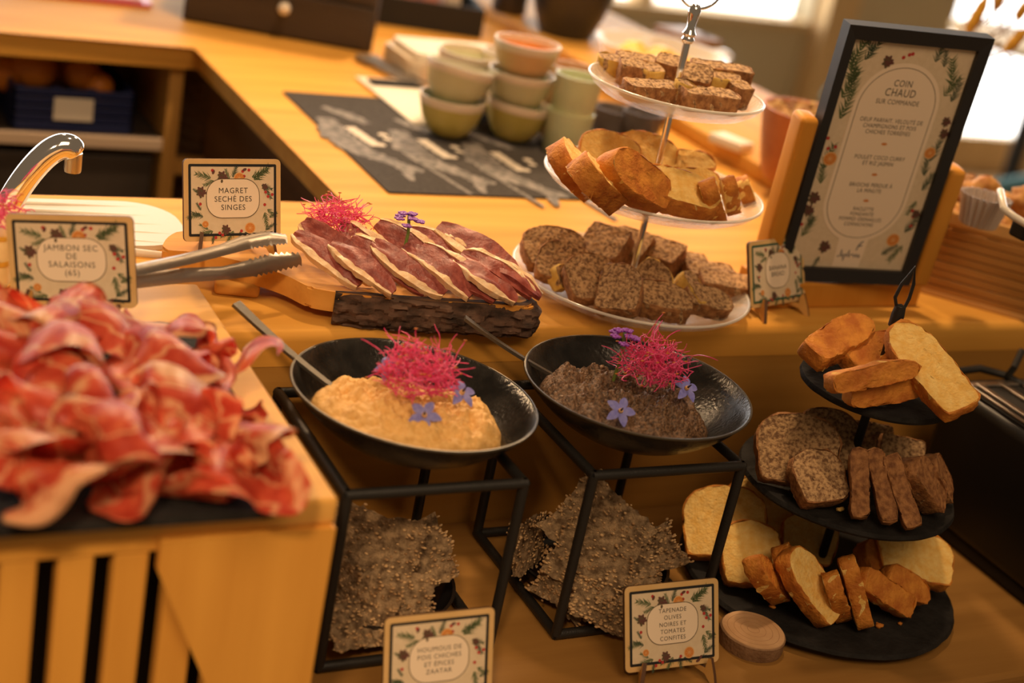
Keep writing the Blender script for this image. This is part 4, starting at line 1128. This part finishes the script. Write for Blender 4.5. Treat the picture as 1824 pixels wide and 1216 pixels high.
for a, b in (((.006, .033), (.008, .040)), ((.006, .037), (.011, .0385)), ((.008, .040), (.011, .043))):
    d = Vector((b[0] - a[0], b[1] - a[1], 0)).normalized(); n_ = Vector((-d.y, d.x, 0)) * .0006
    A, B_ = Vector((*a, -.0051)), Vector((*b, -.0051)); bm.faces.new([bm.verts.new(q) for q in (A - n_, B_ - n_, B_ + n_, A + n_)])
bmesh.ops.transform(bm, matrix=TFR, verts=bm.verts); obj('printed_logo', bm, M_logo, ppo)
rw = random.Random(11); bm = NB()
for (x, y, a, L) in ((-.055, .215, 80, .03), (-.050, .20, 110, .03), (-.056, .185, 75, .03), (-.045, .222, 60, .022), (-.048, .19, 100, .025), (-.052, .165, 80, .028), (-.040, .228, 120, .018), (.025, .226, 80, .018), (.035, .222, 100, .016), (.050, .205, 110, .028), (.045, .195, 60, .022), (.054, .19, 80, .02), (.053, .13, 80, .022), (.052, .115, 100, .02), (.055, .10, 70, .02), (.053, .088, 250, .016), (.052, .055, 60, .024), (.054, .04, 240, .02), (.035, .03, 40, .018), (-.054, .115, 80, .025), (-.052, .10, 100, .02), (-.050, .055, 100, .02), (-.055, .045, 70, .022), (-.03, .024, 250, .012)):
    twig(bm, x, y, R(a), L, rw, 0 if rw.random() < .5 else 1, 10)
for (x, y, r) in ((-.022, .222, .005), (.056, .17, .0042), (.058, .158, .0045), (-.054, .085, .0055), (-.056, .072, .005), (-.028, .035, .0055), (.057, .075, .004)): cone(bm, x, y, r, rw)
for (x, y) in ((-.003, .230), (-.008, .227), (.000, .231), (-.058, .145), (-.055, .135), (-.048, .137), (.055, .072), (.056, .062), (-.0585, .057), (.052, .078)): disc(bm, x, y, .0018, 3, 10, .0001)
for (x, y, r) in ((-.050, .125, .007), (.050, .138, .006), (.042, .046, .007)): orange(bm, x, y, r)
for v in bm.verts: v.co = TFR @ (v.co + Vector((0, 0, -.00545)))
obj('printed_wreath', bm, [M_green, M_greend, M_cone, M_red, M_orange, M_peel, M_lineb], ppo)

# ------------------------------------------------------------------ chip wood basket with pastries
bk_ = thing('bread_basket', 'chip wood basket of rough pastries at the right edge', 'basket', (1.19, 1.083, .0), R(-44))
# front face runs along local x; the near left corner is at local (-.095, -.07)
M_chip = wood('chip_wood', (.34, .15, .035), (.48, .24, .07), 'X', .6, 26)
M_chipr = wood('chip_wood_rim', (.52, .28, .09), (.62, .36, .13), 'X', .55, 26)
bw_, bd_, bh_ = .26, .15, .085
for k in range(9):
    z = .008 + k * .0088
    for (sx, sy, px_, py_) in ((bw_, .003, 0, -bd_ / 2), (bw_, .003, 0, bd_ / 2), (.003, bd_, -bw_ / 2, 0), (.003, bd_, bw_ / 2, 0)):
        bm = NB(); off = (.0012 if k % 2 else 0)
        box(bm, (sx + off, sy + off, .0078), (px_, py_, z), bev=.0006, seg=1); obj('slat', bm, M_chip, bk_)
for k in range(7):
    for sy in (-1, 1):
        bm = NB(); box(bm, (.012, .002, bh_ - .006), (-bw_ / 2 + .02 + k * .0365, sy * (bd_ / 2 - .0022), bh_ / 2)); obj('stave', bm, M_chip, bk_)
for (sx, sy, px_, py_) in ((bw_ + .012, .006, 0, -bd_ / 2), (bw_ + .012, .006, 0, bd_ / 2), (.006, bd_ + .012, -bw_ / 2, 0), (.006, bd_ + .012, bw_ / 2, 0)):
    bm = NB(); box(bm, (sx, sy, .014), (px_, py_, bh_), bev=.0018); obj('rim', bm, M_chipr, bk_)
    bm = NB(); box(bm, (sx - .006, sy * .7, .006), (px_, py_, .003), bev=.001); obj('base_rim', bm, M_chipr, bk_)
bm = NB(); box(bm, (bw_, bd_, .003), (0, 0, .0025)); obj('bottom', bm, M_chip, bk_)
M_past = mat('pastry_crust', (.34, .12, .022), .65, noise_scale=55, col2=(.66, .36, .10), bump=.7, bump_scale=200)
M_past2 = mat('pastry_dark_crust', (.22, .09, .03), .7, noise_scale=60, col2=(.42, .21, .075), bump=.7, bump_scale=200)  # darker brown crust, given to every third pastry
loc_m = TR(1.19, 1.083, 0) @ RZ(R(-44))
for k, (x, y, z, r) in enumerate([(-.10, -.035, .082, .026), (-.095, .03, .090, .028), (-.05, -.04, .084, .025), (-.045, .025, .092, .028), (0, -.04, .084, .026), (.005, .03, .088, .027), (.05, -.038, .086, .027), (.055, .03, .09, .027), (.10, -.02, .086, .026), (-.085, .0, .118, .022), (-.03, -.008, .114, .022), (.03, -.005, .115, .023)]):
    bm = NB(); icos(bm, (0, 0, 0), r, 4, (1.15, .9, .85)); blob_noise(bm, r * .55, 26, k + 40); blob_noise(bm, r * .12, 120, k)
    o = obj('pastry', bm, M_past if k % 3 else M_past2, None, smooth=70, loc=loc_m @ Vector((x, y, z - .014)))
    tag(o, 'rough golden brown pastry, %s from the left in the chip wood basket' % ORD[[0, 1, 3, 4, 5, 6, 8, 9, 11, 2, 7, 10][k]], 'pastry', 'pastries in the basket')
    for q in range(0): pass
M_clear = mat('frosted_plastic', (.62, .52, .44), .35, trans=.35)
bm = NB(); wobc = lambda a, k: 1 + .07 * math.cos(22 * a)
pc = P(1752, 365, .12)
lathe(bm, [(0, 0), (.017, 0), (.024, .030), (.0235, .030), (.0165, .001), (0, .001)], 88, None, 0, wobc)
tag(obj('baking_cup', bm, M_clear, None, smooth=70, loc=(pc.x, pc.y, .100)), 'crinkled translucent baking cup among the pastries', 'cup')
tn = thing('pastry_tongs', 'white pastry tongs lying on the basket of pastries', 'tongs', (0, 0, 0))
bm = NB()
for dz in (0, .012):
    tube(bm, [P(1782, 340, .150 - dz), P(1788, 372, .146 - dz), P(1806, 386, .142 - dz), P(1850, 412, .138 - dz)], .0036, 8)
    obj('arm', bm, M_white, tn, smooth=50); bm = NB()
bm.free()
bm = NB(); box(bm, (.02, .02, .016), P(1826, 410, .130), bev=.003); obj('grip', bm, M_black, tn)
# ------------------------------------------------------------------ things on the far worktop (soft background)
LEDGE = .022
M_mat = mat('charcoal_mat', (.044, .039, .036), .9, noise_scale=300, col2=(.068, .060, .055), spec=.15)
mt = thing('placemat', 'charcoal placemat printed with three grey and cream motifs', 'placemat', (0, 0, 0))
m0, m1 = P(505, 165), P(690, 345)
bm = NB(); prism(bm, rrect(.47, m0.y - m1.y, .003, 2, .594 + .235, (m0.y + m1.y) / 2), .0002, .0022); obj('mat_sheet', bm, M_mat, mt)
M_chalk = mat('grey_print', (.24, .215, .20), .8, noise_scale=120, col2=(.10, .092, .087), lo=.42, hi=.6)
M_cream = mat('cream_print', (.62, .55, .46), .8)
def swoosh(bm, pts, ws, z):
    n = len(pts) * 6; L = []
    for i in range(n):
        t = i / (n - 1) * (len(pts) - 1); k = min(int(t), len(pts) - 2); f_ = t - k
        a, b = Vector((*pts[k], 0)), Vector((*pts[k + 1], 0)); p = a.lerp(b, f_); d = (b - a).normalized(); q = Vector((-d.y, d.x, 0)); w = ws[k] + (ws[k + 1] - ws[k]) * f_
        w *= 1 + .35 * noise.noise(Vector((i * .7, z * 3000, 1)))
        L.append((bm.verts.new((p + q * w).to_tuple()[:2] + (z,)), bm.verts.new((p - q * w).to_tuple()[:2] + (z,))))
    for A, B_ in zip(L, L[1:]): bm.faces.new((A[0], B_[0], B_[1], A[1]))
Q = lambda x, y: tuple(P(x, y, .0022)[:2])
for k, (dx, dy) in enumerate(((0, 0), (128, 22), (258, 45))):
    bm = NB()
    swoosh(bm, [Q(575 + dx, 190 + dy), Q(620 + dx, 205 + dy), Q(655 + dx, 220 + dy)], [.004, .012, .006], .00225)
    swoosh(bm, [Q(580 + dx, 210 + dy), Q(600 + dx, 240 + dy), Q(640 + dx, 268 + dy), Q(690 + dx, 285 + dy), Q(720 + dx, 300 + dy)], [.010, .020, .017, .012, .006], .00228)
    swoosh(bm, [Q(690 + dx, 285 + dy), Q(722 + dx, 298 + dy), Q(755 + dx, 306 + dy)], [.006, .012, .005], .00231)
    swoosh(bm, [Q(722 + dx, 295 + dy), Q(728 + dx, 312 + dy), Q(735 + dx, 322 + dy)], [.008, .006, .003], .00234)
    swoosh(bm, [Q(742 + dx, 285 + dy), Q(790 + dx, 315 + dy), Q(840 + dx, 346 + dy)], [.003, .003, .003], .00237)
    obj('printed_swirl', bm, M_chalk, mt)
    bm = NB()
    swoosh(bm, [Q(622 + dx, 226 + dy), Q(645 + dx, 242 + dy), Q(672 + dx, 260 + dy)], [.007, .0075, .007], .0024)
    disc(bm, *Q(682 + dx, 240 + dy), .006, 0, 12, .0024); disc(bm, *Q(690 + dx, 248 + dy), .005, 0, 12, .00243); disc(bm, *Q(678 + dx, 258 + dy), .006, 0, 12, .00246)
    obj('printed_stalk', bm, M_cream, mt)

def cbowl(label, x, y, z, r, h, mo, mi_, tiltx=0, tilty=0, group='stacked breakfast bowls'):
    t = thing('stoneware_bowl', label, 'bowl', (x, y, z), 0, group); t.rotation_euler = (R(tiltx), R(tilty), 0)
    op = [(r * .45, 0), (r * .62, h * .12), (r * .85, h * .45), (r * .97, h * .82)]
    ip = [(r * .93, h * .82), (r * .80, h * .45), (r * .5, h * .16), (0, h * .14)]
    bm = NB(); lathe(bm, [(0, 0)] + op, 40); obj('outside', bm, mo, t, smooth=60)
    bm = NB(); lathe(bm, [(r * .968, h * .80), (r, h * .9), (r * .995, h), (r * .95, h), (r * .93, h * .81)], 40); obj('rim', bm, M_rimw, t, smooth=60)
    bm = NB(); lathe(bm, ip, 40); obj('inside', bm, mi_, t, smooth=60)
M_rimw = mat('cream_glaze', (.72, .62, .48), .35)
M_olive = mat('olive_glaze', (.44, .37, .08), .35, noise_scale=30, col2=(.50, .43, .12))
M_sage = mat('sage_glaze', (.54, .53, .31), .35, noise_scale=30, col2=(.60, .58, .36))
M_sagein = mat('green_inside', (.18, .27, .11), .3)
M_tan = mat('tan_glaze', (.62, .40, .19), .35)
M_orin = mat('orange_inside', (.70, .27, .035), .3)
b0, b1 = P(795, 243), P(908, 250)
r0 = .040
cbowl('olive green bowl at the bottom of the left stack on the placemat', b0.x, b0.y, .0025, r0, .047, M_olive, M_sagein)
cbowl('sage bowl with green inside tilted on top of the left stack', b0.x - .002, b0.y, .039, r0 * 1.02, .047, M_sage, M_sagein, -4, 9)
cbowl('olive green bowl at the bottom of the right stack on the placemat', b1.x, b1.y, .0025, r0, .047, M_olive, M_sagein, 0, 4)
cbowl('sage bowl in the middle of the right stack', b1.x - .001, b1.y, .040, r0, .046, M_sage, M_sagein)
cbowl('tan bowl with bright orange inside on top of the right stack', b1.x - .001, b1.y, .076, r0, .046, M_tan, M_orin)
b2 = P(820, 200, .0)
cbowl('sage bowl at the bottom of the stack behind the tilted bowl', b0.x + .055, b0.y + .085, .0, r0, .046, M_olive, M_sagein)
cbowl('pale sage bowl on top of the stack behind the tilted bowl', b0.x + .055, b0.y + .085, .038, r0, .046, M_sage, M_sage)
cbowl('pale bowl behind the bowl with the orange inside', b1.x + .035, b1.y + .095, .0, r0, .046, M_rimw, M_rimw)
cbowl('second pale bowl stacked behind the bowl with the orange inside', b1.x + .035, b1.y + .095, .038, r0, .046, M_rimw, M_rimw)
M_mint = mat('mint_glaze', (.54, .60, .36), .35, noise_scale=20, col2=(.62, .64, .42))
def mug(label, x, y, z, r, h, mo, mi_, group):
    t = thing('tumbler', label, 'cup', (x, y, z), 0, group)
    bm = NB(); lathe(bm, [(0, 0), (r * .84, 0), (r * .9, h * .05), (r * .96, h * .6), (r, h), (r * .93, h), (r * .90, h * .9)], 36); obj('outside', bm, mo, t, smooth=40)
    bm = NB(); lathe(bm, [(r * .905, h * .92), (r * .84, h * .1), (0, h * .08)], 36); obj('inside', bm, mi_, t, smooth=40)
c2 = P(1002, 275)
mug('lower mint green tumbler beside the bowls', c2.x, c2.y, .0025, .0285, .052, M_mint, M_mint, 'mint tumblers')
mug('upper mint green tumbler stacked beside the bowls', c2.x + .001, c2.y, .048, .0285, .050, M_mint, M_mint, 'mint tumblers')
M_terra = mat('terracotta', (.52, .17, .05), .5, noise_scale=40, col2=(.60, .22, .07))
mug('terracotta tumbler behind the mint tumblers', c2.x + .035, c2.y + .075, .0, .030, .090, M_tan, M_terra, 'terracotta tumblers')
M_grey = mat('grey_stoneware', (.11, .085, .072), .45, noise_scale=30, col2=(.17, .14, .125))
for k, (px, py, h, r, lb) in enumerate([(1090, 235, .032, .030, 'dark grey tumbler under the top glass plate, left one'), (1135, 252, .040, .026, 'grey brown tumbler under the top glass plate, right one'), (1150, 215, .034, .028, 'dark grey tumbler behind the grey brown one')]):
    p = P(px, py); mug(lb, p.x, p.y, 0, r, h, M_grey, M_grey, 'grey tumblers')

def rbox(name, label, cat, cx, cy, z, sx, sy, sz, yaw, m, bev=.003, group=None):
    bm = NB(); box(bm, (sx, sy, sz), (0, 0, sz / 2), bev=bev); o = obj(name, bm, m, None, smooth=40, loc=(cx, cy, z)); o.rotation_euler = (0, 0, R(yaw)); return tag(o, label, cat, group)
# paper, napkins, pens
sh = rbox('paper_sheet', 'cream paper sheet lying on the placemat left of the bowls', 'paper', .765, 1.665, .0026, .085, .20, .0012, 0, M_sheet, .0003)
rbox('menu_strip', 'dark strip holding the cream paper sheet', 'strip', .766, 1.735, .004, .070, .022, .004, 0, M_slate, .001)
nk = thing('napkin_tray', 'low pale tray of folded napkins behind the bowls', 'tray', (.885, 1.825, 0), 0)
bm = NB(); prism(bm, rrect(.17, .115, .02, 5), 0, .028); bmesh.ops.bevel(bm, geom=[e for e in bm.edges if abs(e.verts[0].co.z - e.verts[1].co.z) < 1e-6], offset=.004, segments=2, affect='EDGES'); obj('tray', bm, mat('pale_tray', (.70, .60, .46), .5), nk, smooth=40)
for k in range(3):
    bm = NB(); prism(bm, rrect(.15, .095, .012, 4), .0285 + k * .003, .031 + k * .003); obj('napkin', bm, M_sheet, nk)
fk = thing('cutlery_bundle', 'bundle of steel cutlery beside the napkin tray', 'cutlery', (.775, 1.80, 0), R(15))
for k in range(4):
    bm = NB(); tube(bm, [(k * .008, -.07, .004 + .003 * (k % 2)), (k * .008, .03, .006), (k * .009, .06, .005)], [.0028, .003, .006], 8); obj('cutlery_piece', bm, M_steel, fk, smooth=50)
# drawer box
M_dbox = mat('dark_walnut', (.035, .022, .014), .5, noise_scale=14, col2=(.06, .040, .027), stretch=(.3, 1, 2))
db = thing('drawer_box', 'dark wooden drawer box with a pale knob at the top edge', 'box', (.679, 1.9635, 0), R(-23.4))
bm = NB(); box(bm, (.264, .20, .15), (0, .1, .075), bev=.002); obj('body', bm, M_dbox, db)
bm = NB(); box(bm, (.254, .006, .058), (0, -.003, .097), bev=.0015); obj('drawer', bm, M_dbox, db)
bm = NB(); box(bm, (.254, .006, .058), (0, -.003, .033), bev=.0015); low_drawer = obj('drawer', bm, M_dbox, db)
kx = .006
bm = NB(); lathe(bm, [(0, 0), (.004, 0), (.004, .006), (.0085, .010), (.0085, .015), (.005, .019), (0, .02)], 20, TR(kx, -.006, .044) @ RX(PI / 2)); obj('knob', bm, M_white, low_drawer, smooth=50)
rt = thing('red_tray', 'red rimmed tray at the top left edge on the back worktop', 'tray', (P(130, -18).x, P(130, -18).y, 0), R(-3))
bm = NB(); prism(bm, rrect(.20, .14, .012, 4), 0, .006); obj('tray_base', bm, mat('red_plastic', (.50, .012, .016), .35), rt, smooth=30)
bm = NB(); prism(bm, rrect(.175, .115, .008, 4), .0062, .009); obj('paper_liner', bm, mat('pink_paper', (.72, .50, .50), .7), rt)
# low black crate with packets
lk = thing('packet_crate', 'low black crate of packets right of the drawer box', 'crate', (.965, 2.16, 0), R(-14))
for (sx, sy, x, y) in ((.20, .005, 0, -.07), (.20, .005, 0, .07), (.005, .14, -.0975, 0), (.005, .14, .0975, 0)):
    bm = NB(); box(bm, (sx, sy, .045), (x, y, .0225), bev=.001); obj('side', bm, M_black, lk)
bm = NB(); box(bm, (.195, .135, .004), (0, 0, .002)); obj('bottom', bm, M_black, lk)
lm = TR(.965, 2.16, 0) @ RZ(R(-14))
M_pk = [mat('packet_cream', (.62, .52, .42), .5), mat('packet_pink', (.62, .25, .2), .5), mat('packet_blue', (.12, .14, .5), .5), mat('packet_silver', (.55, .55, .55), .3)]
for k, (x, y, c) in enumerate([(-.075, -.03, 3), (-.05, -.035, 0), (-.02, -.03, 1), (.015, -.035, 1), (.05, -.03, 0), (-.07, .02, 2)]):
    p = lm @ Vector((x, y, .0045)); rbox('packet', ['silver packet at the left end of the black crate', 'cream packet second from the left in the black crate', 'pink packet in the middle of the black crate', 'pink packet right of the middle in the black crate', 'cream packet at the right end of the black crate', 'blue packet at the back left of the black crate'][k], 'packet', p.x, p.y, p.z, .026, .03, .055, 10 * (k % 3) - 10, M_pk[c], .003, 'packets in the black crate')
# raised ledge and what stands on it
ld = thing('bar_ledge', 'raised oak ledge board along the far side of the right worktop', 'ledge', (0, 0, 0))
bm = NB(); box(bm, (.275, 1.08, LEDGE), (1.2625, 1.89, LEDGE / 2), bev=.003, seg=3); obj('ledge_board', bm, M_topy, ld, smooth=30)
def cone_bowl(name, label, cat, px, py, r0_, r1_, h, m, z=LEDGE, mi_=None, n=48):
    p = P(px, py, z); t = thing(name, label, cat, (p.x, p.y, z))
    bm = NB(); lathe(bm, [(0, 0), (r0_, 0), (r0_ * 1.12, h * .08), ((r0_ + r1_) / 2 * 1.06, h * .5), (r1_, h), (r1_ * .96, h), ((r0_ + r1_) / 2 * 1.0, h * .5), (r0_ * .95, h * .08), (0, h * .06)], n); obj('shell', bm, m, t, smooth=50); return t, p
M_blk = mat('black_stoneware', (.020, .021, .026), .32, spec=.6)
t, p = cone_bowl('black_bowl', 'large black bowl of pale cereal at the top edge', 'bowl', 1005, 62, .040, .070, .085, M_blk)
bm = NB()
rr = random.Random(3)
for k in range(260):
    a, q = rr.uniform(0, 6.28), .060 * rr.random() ** .5; icos(bm, (q * math.cos(a), q * math.sin(a), .072 + rr.uniform(0, .012)), rr.uniform(.003, .005), 1, (1.2, 1, .6))
tag(obj('cereal', bm, mat('oat_flakes', (.52, .38, .24), .7), None, smooth=60, loc=(p.x, p.y, LEDGE)), 'pale cereal filling the black bowl', 'cereal', None, 'stuff')
t, p = cone_bowl('dark_pot', 'small dark brown pot left of the black bowl', 'pot', 905, 22, .026, .028, .06, M_dbox)
t, p = cone_bowl('glass_bowl', 'shallow glass bowl with yellow fruit behind the top glass plate', 'bowl', 1165, 150, .055, .098, .055, M_glassr)
for k, (x, y) in enumerate([(-.045, .02), (-.022, .035), (-.01, -.005), (.015, .02), (.035, -.008), (-.05, -.02), (.01, -.035), (-.025, -.03)]):
    bm = NB(); icos(bm, (0, 0, 0), .020, 3, (1.25, .8, .7)); blob_noise(bm, .003, 60, k)
    tag(obj('yellow_fruit', bm, mat('yellow_fruit', (.85, .46, .015), .4, sss=.1), None, smooth=60, loc=(p.x + x, p.y + y, LEDGE + .034 + .004 * (k % 2))), 'chunk of yellow fruit, %s from the left in the shallow glass bowl' % ORD[[1, 3, 4, 6, 7, 0, 5, 2][k]], 'fruit', 'yellow fruit in the glass bowl')
t, p = cone_bowl('terracotta_bowl', 'terracotta bowl of granola left of the menu frame', 'bowl', 1420, 322, .042, .064, .085, M_terra)
bm = NB()
for k in range(280):
    a, q = rr.uniform(0, 6.28), .057 * rr.random() ** .5; icos(bm, (q * math.cos(a), q * math.sin(a), .074 + rr.uniform(0, .010)), rr.uniform(.003, .006), 1, (1.2, 1, .7), k % 3)
tag(obj('granola', bm, [mat('granola_a', (.45, .22, .06), .7), mat('granola_b', (.60, .36, .11), .7), mat('granola_c', (.24, .10, .03), .7)], None, smooth=60, loc=(p.x, p.y, LEDGE)), 'golden granola heaped in the terracotta bowl', 'granola', None, 'stuff')
p = P(1300, 262, LEDGE)
rbox('white_label', 'blank white card lying before the terracotta bowl', 'card', p.x, p.y, LEDGE + .0005, .03, .05, .012, 20, M_sheet, .002)
p = P(1300, 120, LEDGE); rbox('wooden_box', 'brown wooden box behind the ring handle', 'box', min(p.x, 1.345), p.y + .02, LEDGE, .07, .09, .045, 10, mat('brown_wood', (.30, .15, .05), .5), .002)
for k, (px, py, s) in enumerate([(1352, 122, .045), (1405, 140, .036), (1240, 140, .03), (1255, 108, .026)]):  # first two are white blocks added in place of bright patches
    p = P(px, py, LEDGE); rbox('white_piece', ['white block added for the bright patch right of the brown box', 'white block added for the bright patch nearest the menu frame', 'white saucer stack at the right rim of the glass bowl', 'small white jug behind the glass bowl'][k], 'cup', min(p.x, 1.37), p.y, LEDGE, s, s, s * 1.0, 30, M_white, s * .3, 'white crockery on the ledge')

# ------------------------------------------------------------------ under the back worktop
cz = zsh; cy0 = CY + .012
cx0, cx1 = PY(20, 200, cy0).x, PY(240, 200, cy0).x
chh = PY(110, 158, cy0).z - cz
ccx, cw = (cx0 + cx1) / 2, cx1 - cx0
cr = thing('fruit_crate', 'dark blue plastic crate of oranges with a cream label under the back worktop', 'crate', (ccx, cy0 + .12, cz))
M_blue = mat('blue_plastic', (.012, .022, .10), .45)
for k in range(5):
    zz = chh * (k + .5) / 5
    bm = NB(); box(bm, (cw, .006, chh * .16), (0, -.117, zz), bev=.001); obj('slat', bm, M_blue, cr)
    for s in (-1, 1):
        bm = NB(); box(bm, (.006, .24, chh * .16), (s * (cw / 2 - .003), 0, zz), bev=.001); obj('slat', bm, M_blue, cr)
for s in (-1, -.33, .33, 1):
    bm = NB(); box(bm, (.012, .004, chh), (s * (cw / 2 - .01), -.112, chh / 2)); obj('upright', bm, M_blue, cr)
bm = NB(); box(bm, (cw - .01, .24, .004), (0, 0, .002)); obj('bottom', bm, M_blue, cr)
lp = PY(131, 195, cy0 - .001) - cr.location
bm = NB(); box(bm, (.050, .0015, .030), (lp.x, -.1213, lp.z), bev=.0005); obj('label_card', bm, M_sheet, cr)
M_or = mat('orange_peel', (.60, .20, .02), .45, bump=.2, bump_scale=400)
for k, (px, py, dy, r) in enumerate([(58, 122, .06, .030), (145, 130, .06, .025), (175, 152, .04, .020), (8, 128, .07, .028), (100, 125, .12, .028), (30, 118, .14, .028)]):
    q = PY(px, py, cy0 + dy); q.z = max(q.z, cz + .006 + r)
    bm = NB(); icos(bm, (0, 0, 0), r, 3, (1, 1, .93)); tag(obj('orange', bm, M_or, None, smooth=80, loc=q), ['large orange in the blue crate, above the left of its label', 'orange right of the large one in the blue crate', 'small yellowish orange at the right of the blue crate', 'orange at the left edge of the picture in the blue crate', 'orange behind and between the two front oranges', 'orange at the back left of the blue crate'][k], 'orange', 'oranges in the blue crate')
M_wick = mat('wicker', (.10, .058, .026), .75, noise_scale=60, col2=(.17, .10, .05), bump=.8, bump_scale=160, stretch=(1, 1, 3))
wb = thing('wicker_bin', 'brown wicker bin behind the oak post under the back worktop', 'bin', (PY(400, 240, CY + .06).x, CY + .10, PY(400, 330, CY + .03).z - .05))
bm = NB(); lathe(bm, [(0, 0), (.062, 0), (.075, .245), (.071, .245), (.06, .008), (0, .008)], 40); obj('body', bm, M_wick, wb, smooth=40)
for k in range(14):
    bm = NB(); r = .0632 + .012 * k / 14; tube(bm, [(r * math.cos(a), r * math.sin(a), .012 + k * .017) for a in [2 * PI * i / 36 for i in range(36)]], .0042, 6, closed=True); obj('weave', bm, M_wick, wb, smooth=60)
bm = NB(); tube(bm, [(.0755 * math.cos(a), .0755 * math.sin(a), .246) for a in [2 * PI * i / 36 for i in range(36)]], .005, 6, closed=True); obj('rim', bm, M_wick, wb, smooth=60)
cpart('cabinet_shelf', px1, 1.1, CY + .02, 2.4, wb.location.z - .017, wb.location.z - .0005, M_cab)
M_edge = mat('cream_edging', (.62, .47, .34), .5)
cpart('shelf_edging', -.8, px0, CY, CY + .0075, zsh - .017, zsh, M_edge)

# ------------------------------------------------------------------ left edge: pale cheese with sprouts
ch = thing('cheese_wedge', 'pale cheese wedge with yellow rind at the left edge behind the ham card', 'cheese', (P(-45, 545, .0).x - .01, P(-45, 545, .0).y + .03, 0), R(-20))
M_cheese = mat('pale_cheese', (.80, .64, .34), .5, noise_scale=60, col2=(.86, .72, .44), sss=.1)
M_rind = mat('yellow_rind', (.66, .38, .05), .6)
for k in range(3):
    bm = NB(); prism(bm, rrect(.085, .07, .012, 4), k * .020, k * .020 + .0165); blob_noise(bm, .001, 60, k); obj('layer', bm, M_cheese, ch, smooth=40)
    bm = NB(); prism(bm, rrect(.0865, .0715, .012, 4), k * .020 + .0165, k * .020 + .020); obj('rind', bm, M_rind, ch, smooth=40)
sprouts('beet_sprouts', 'tuft of pink beet sprouts at the left edge before the faucet', -6, 388, .068, .018, .018, 150, 21)

# ------------------------------------------------------------------ dried flowers behind the menu frame
vb = Vector((1.335, 1.42, LEDGE))
vs_ = thing('dried_flowers', 'dried ochre grasses and twigs in a vase behind the menu frame', 'flowers', vb)
bm = NB(); lathe(bm, [(0, 0), (.028, 0), (.036, .03), (.026, .085), (.016, .12), (.02, .135), (.016, .135), (.012, .11), (0, .1)], 28); obj('vase', bm, M_grey, vs_, smooth=60)
M_ochre = mat('ochre_plume', (.48, .23, .012), .8, noise_scale=90, col2=(.62, .34, .03), bump=.8, bump_scale=300)
M_twig = mat('dry_twig', (.25, .13, .05), .7)
VY = vb.y
def vp(px, py, dy=0): return PY(px, py, VY + dy) - vb
for k, (a, b, dy) in enumerate((((1722, 62), (1762, -12), .0), ((1808, 38), (1850, -20), .02), ((1788, 95), (1832, 48), -.02), ((1770, 20), (1800, -40), .04))):
    p0, p1 = vp(*a, dy), vp(*b, dy)
    bm = NB(); tube(bm, [p0.lerp(p1, t) for t in (0, .15, .4, .7, 1)], [.002, .0055, .0075, .0065, .001], 10); blob_noise(bm, .003, 160, k); obj('plume', bm, M_ochre, vs_, smooth=60)
    bm = NB(); tube(bm, [(0, 0, .11), p0 * .5 + Vector((0, 0, .06)), p0], .0011, 6); obj('stem', bm, M_twig, vs_, smooth=60)
rk = random.Random(8)
for k in range(14):
    tip = vp(rk.uniform(1690, 1830), rk.uniform(-10, 170), rk.uniform(-.03, .05)); bm = NB()
    tube(bm, [(0, 0, .11), tip * .55 + Vector((rk.uniform(-.01, .01), 0, .05)), tip], .0008, 5)
    for q in range(9):
        s = tip * rk.uniform(.75, 1.0) + Vector((0, 0, .02)); tube(bm, [s, s + Vector((rk.uniform(-.025, .025), rk.uniform(-.02, .02), rk.uniform(0, .025)))], .0006, 4)
    obj('twig', bm, M_twig, vs_)

# ------------------------------------------------------------------ dining room: tables and teal chairs
M_teal = mat('teal_fabric', (.035, .13, .125), .8, noise_scale=40, col2=(.05, .17, .16))
M_leg = wood('beech', (.55, .36, .17), (.63, .43, .22), 'Z', .5)
def chair(label, x, y, rz):
    t = thing('dining_chair', label, 'chair', (x, y, ZF), R(rz), 'teal dining chairs')
    bm = NB(); box(bm, (.50, .48, .09), (0, 0, .30), bev=.03, seg=3); obj('seat', bm, M_teal, t, smooth=50)
    bm = NB(); box(bm, (.50, .08, .28), (0, .22, .44), RX(-.15).to_3x3(), bev=.035, seg=3); obj('backrest', bm, M_teal, t, smooth=50)
    for sx in (-1, 1):
        for sy in (-1, 1):
            bm = NB(); tube(bm, [(sx * .21, sy * .2, .28), (sx * .23, sy * .23, 0)], [.02, .014], 10); obj('leg', bm, M_leg, t, smooth=50)
p = PY(1478, 195, 3.3); chair('teal dining chair half hidden left of the menu frame', p.x + .50, 3.4, 20)
p = PY(1760, 310, 2.7); chair('teal dining chair behind the pastry basket', p.x, 2.9, -160)
def table(label, x, y, r):
    t = thing('cafe_table', label, 'table', (x, y, ZF), 0, 'round beech cafe tables')
    bm = NB(); lathe(bm, [(0, .71), (r - .01, .71), (r, .72), (r, .735), (r - .01, .74), (0, .74)], 48); obj('tabletop', bm, M_leg, t, smooth=40)
    bm = NB(); tube(bm, [(0, 0, .02), (0, 0, .71)], .03, 16); obj('pedestal', bm, M_iron, t, smooth=50)
    bm = NB(); lathe(bm, [(0, 0), (.22, 0), (.22, .012), (.03, .03), (0, .03)], 32); obj('foot', bm, M_iron, t, smooth=40)
q = PY(1775, 215, 3.75); table('round beech cafe table behind the teal chairs', q.x + .15, 3.75, .36)
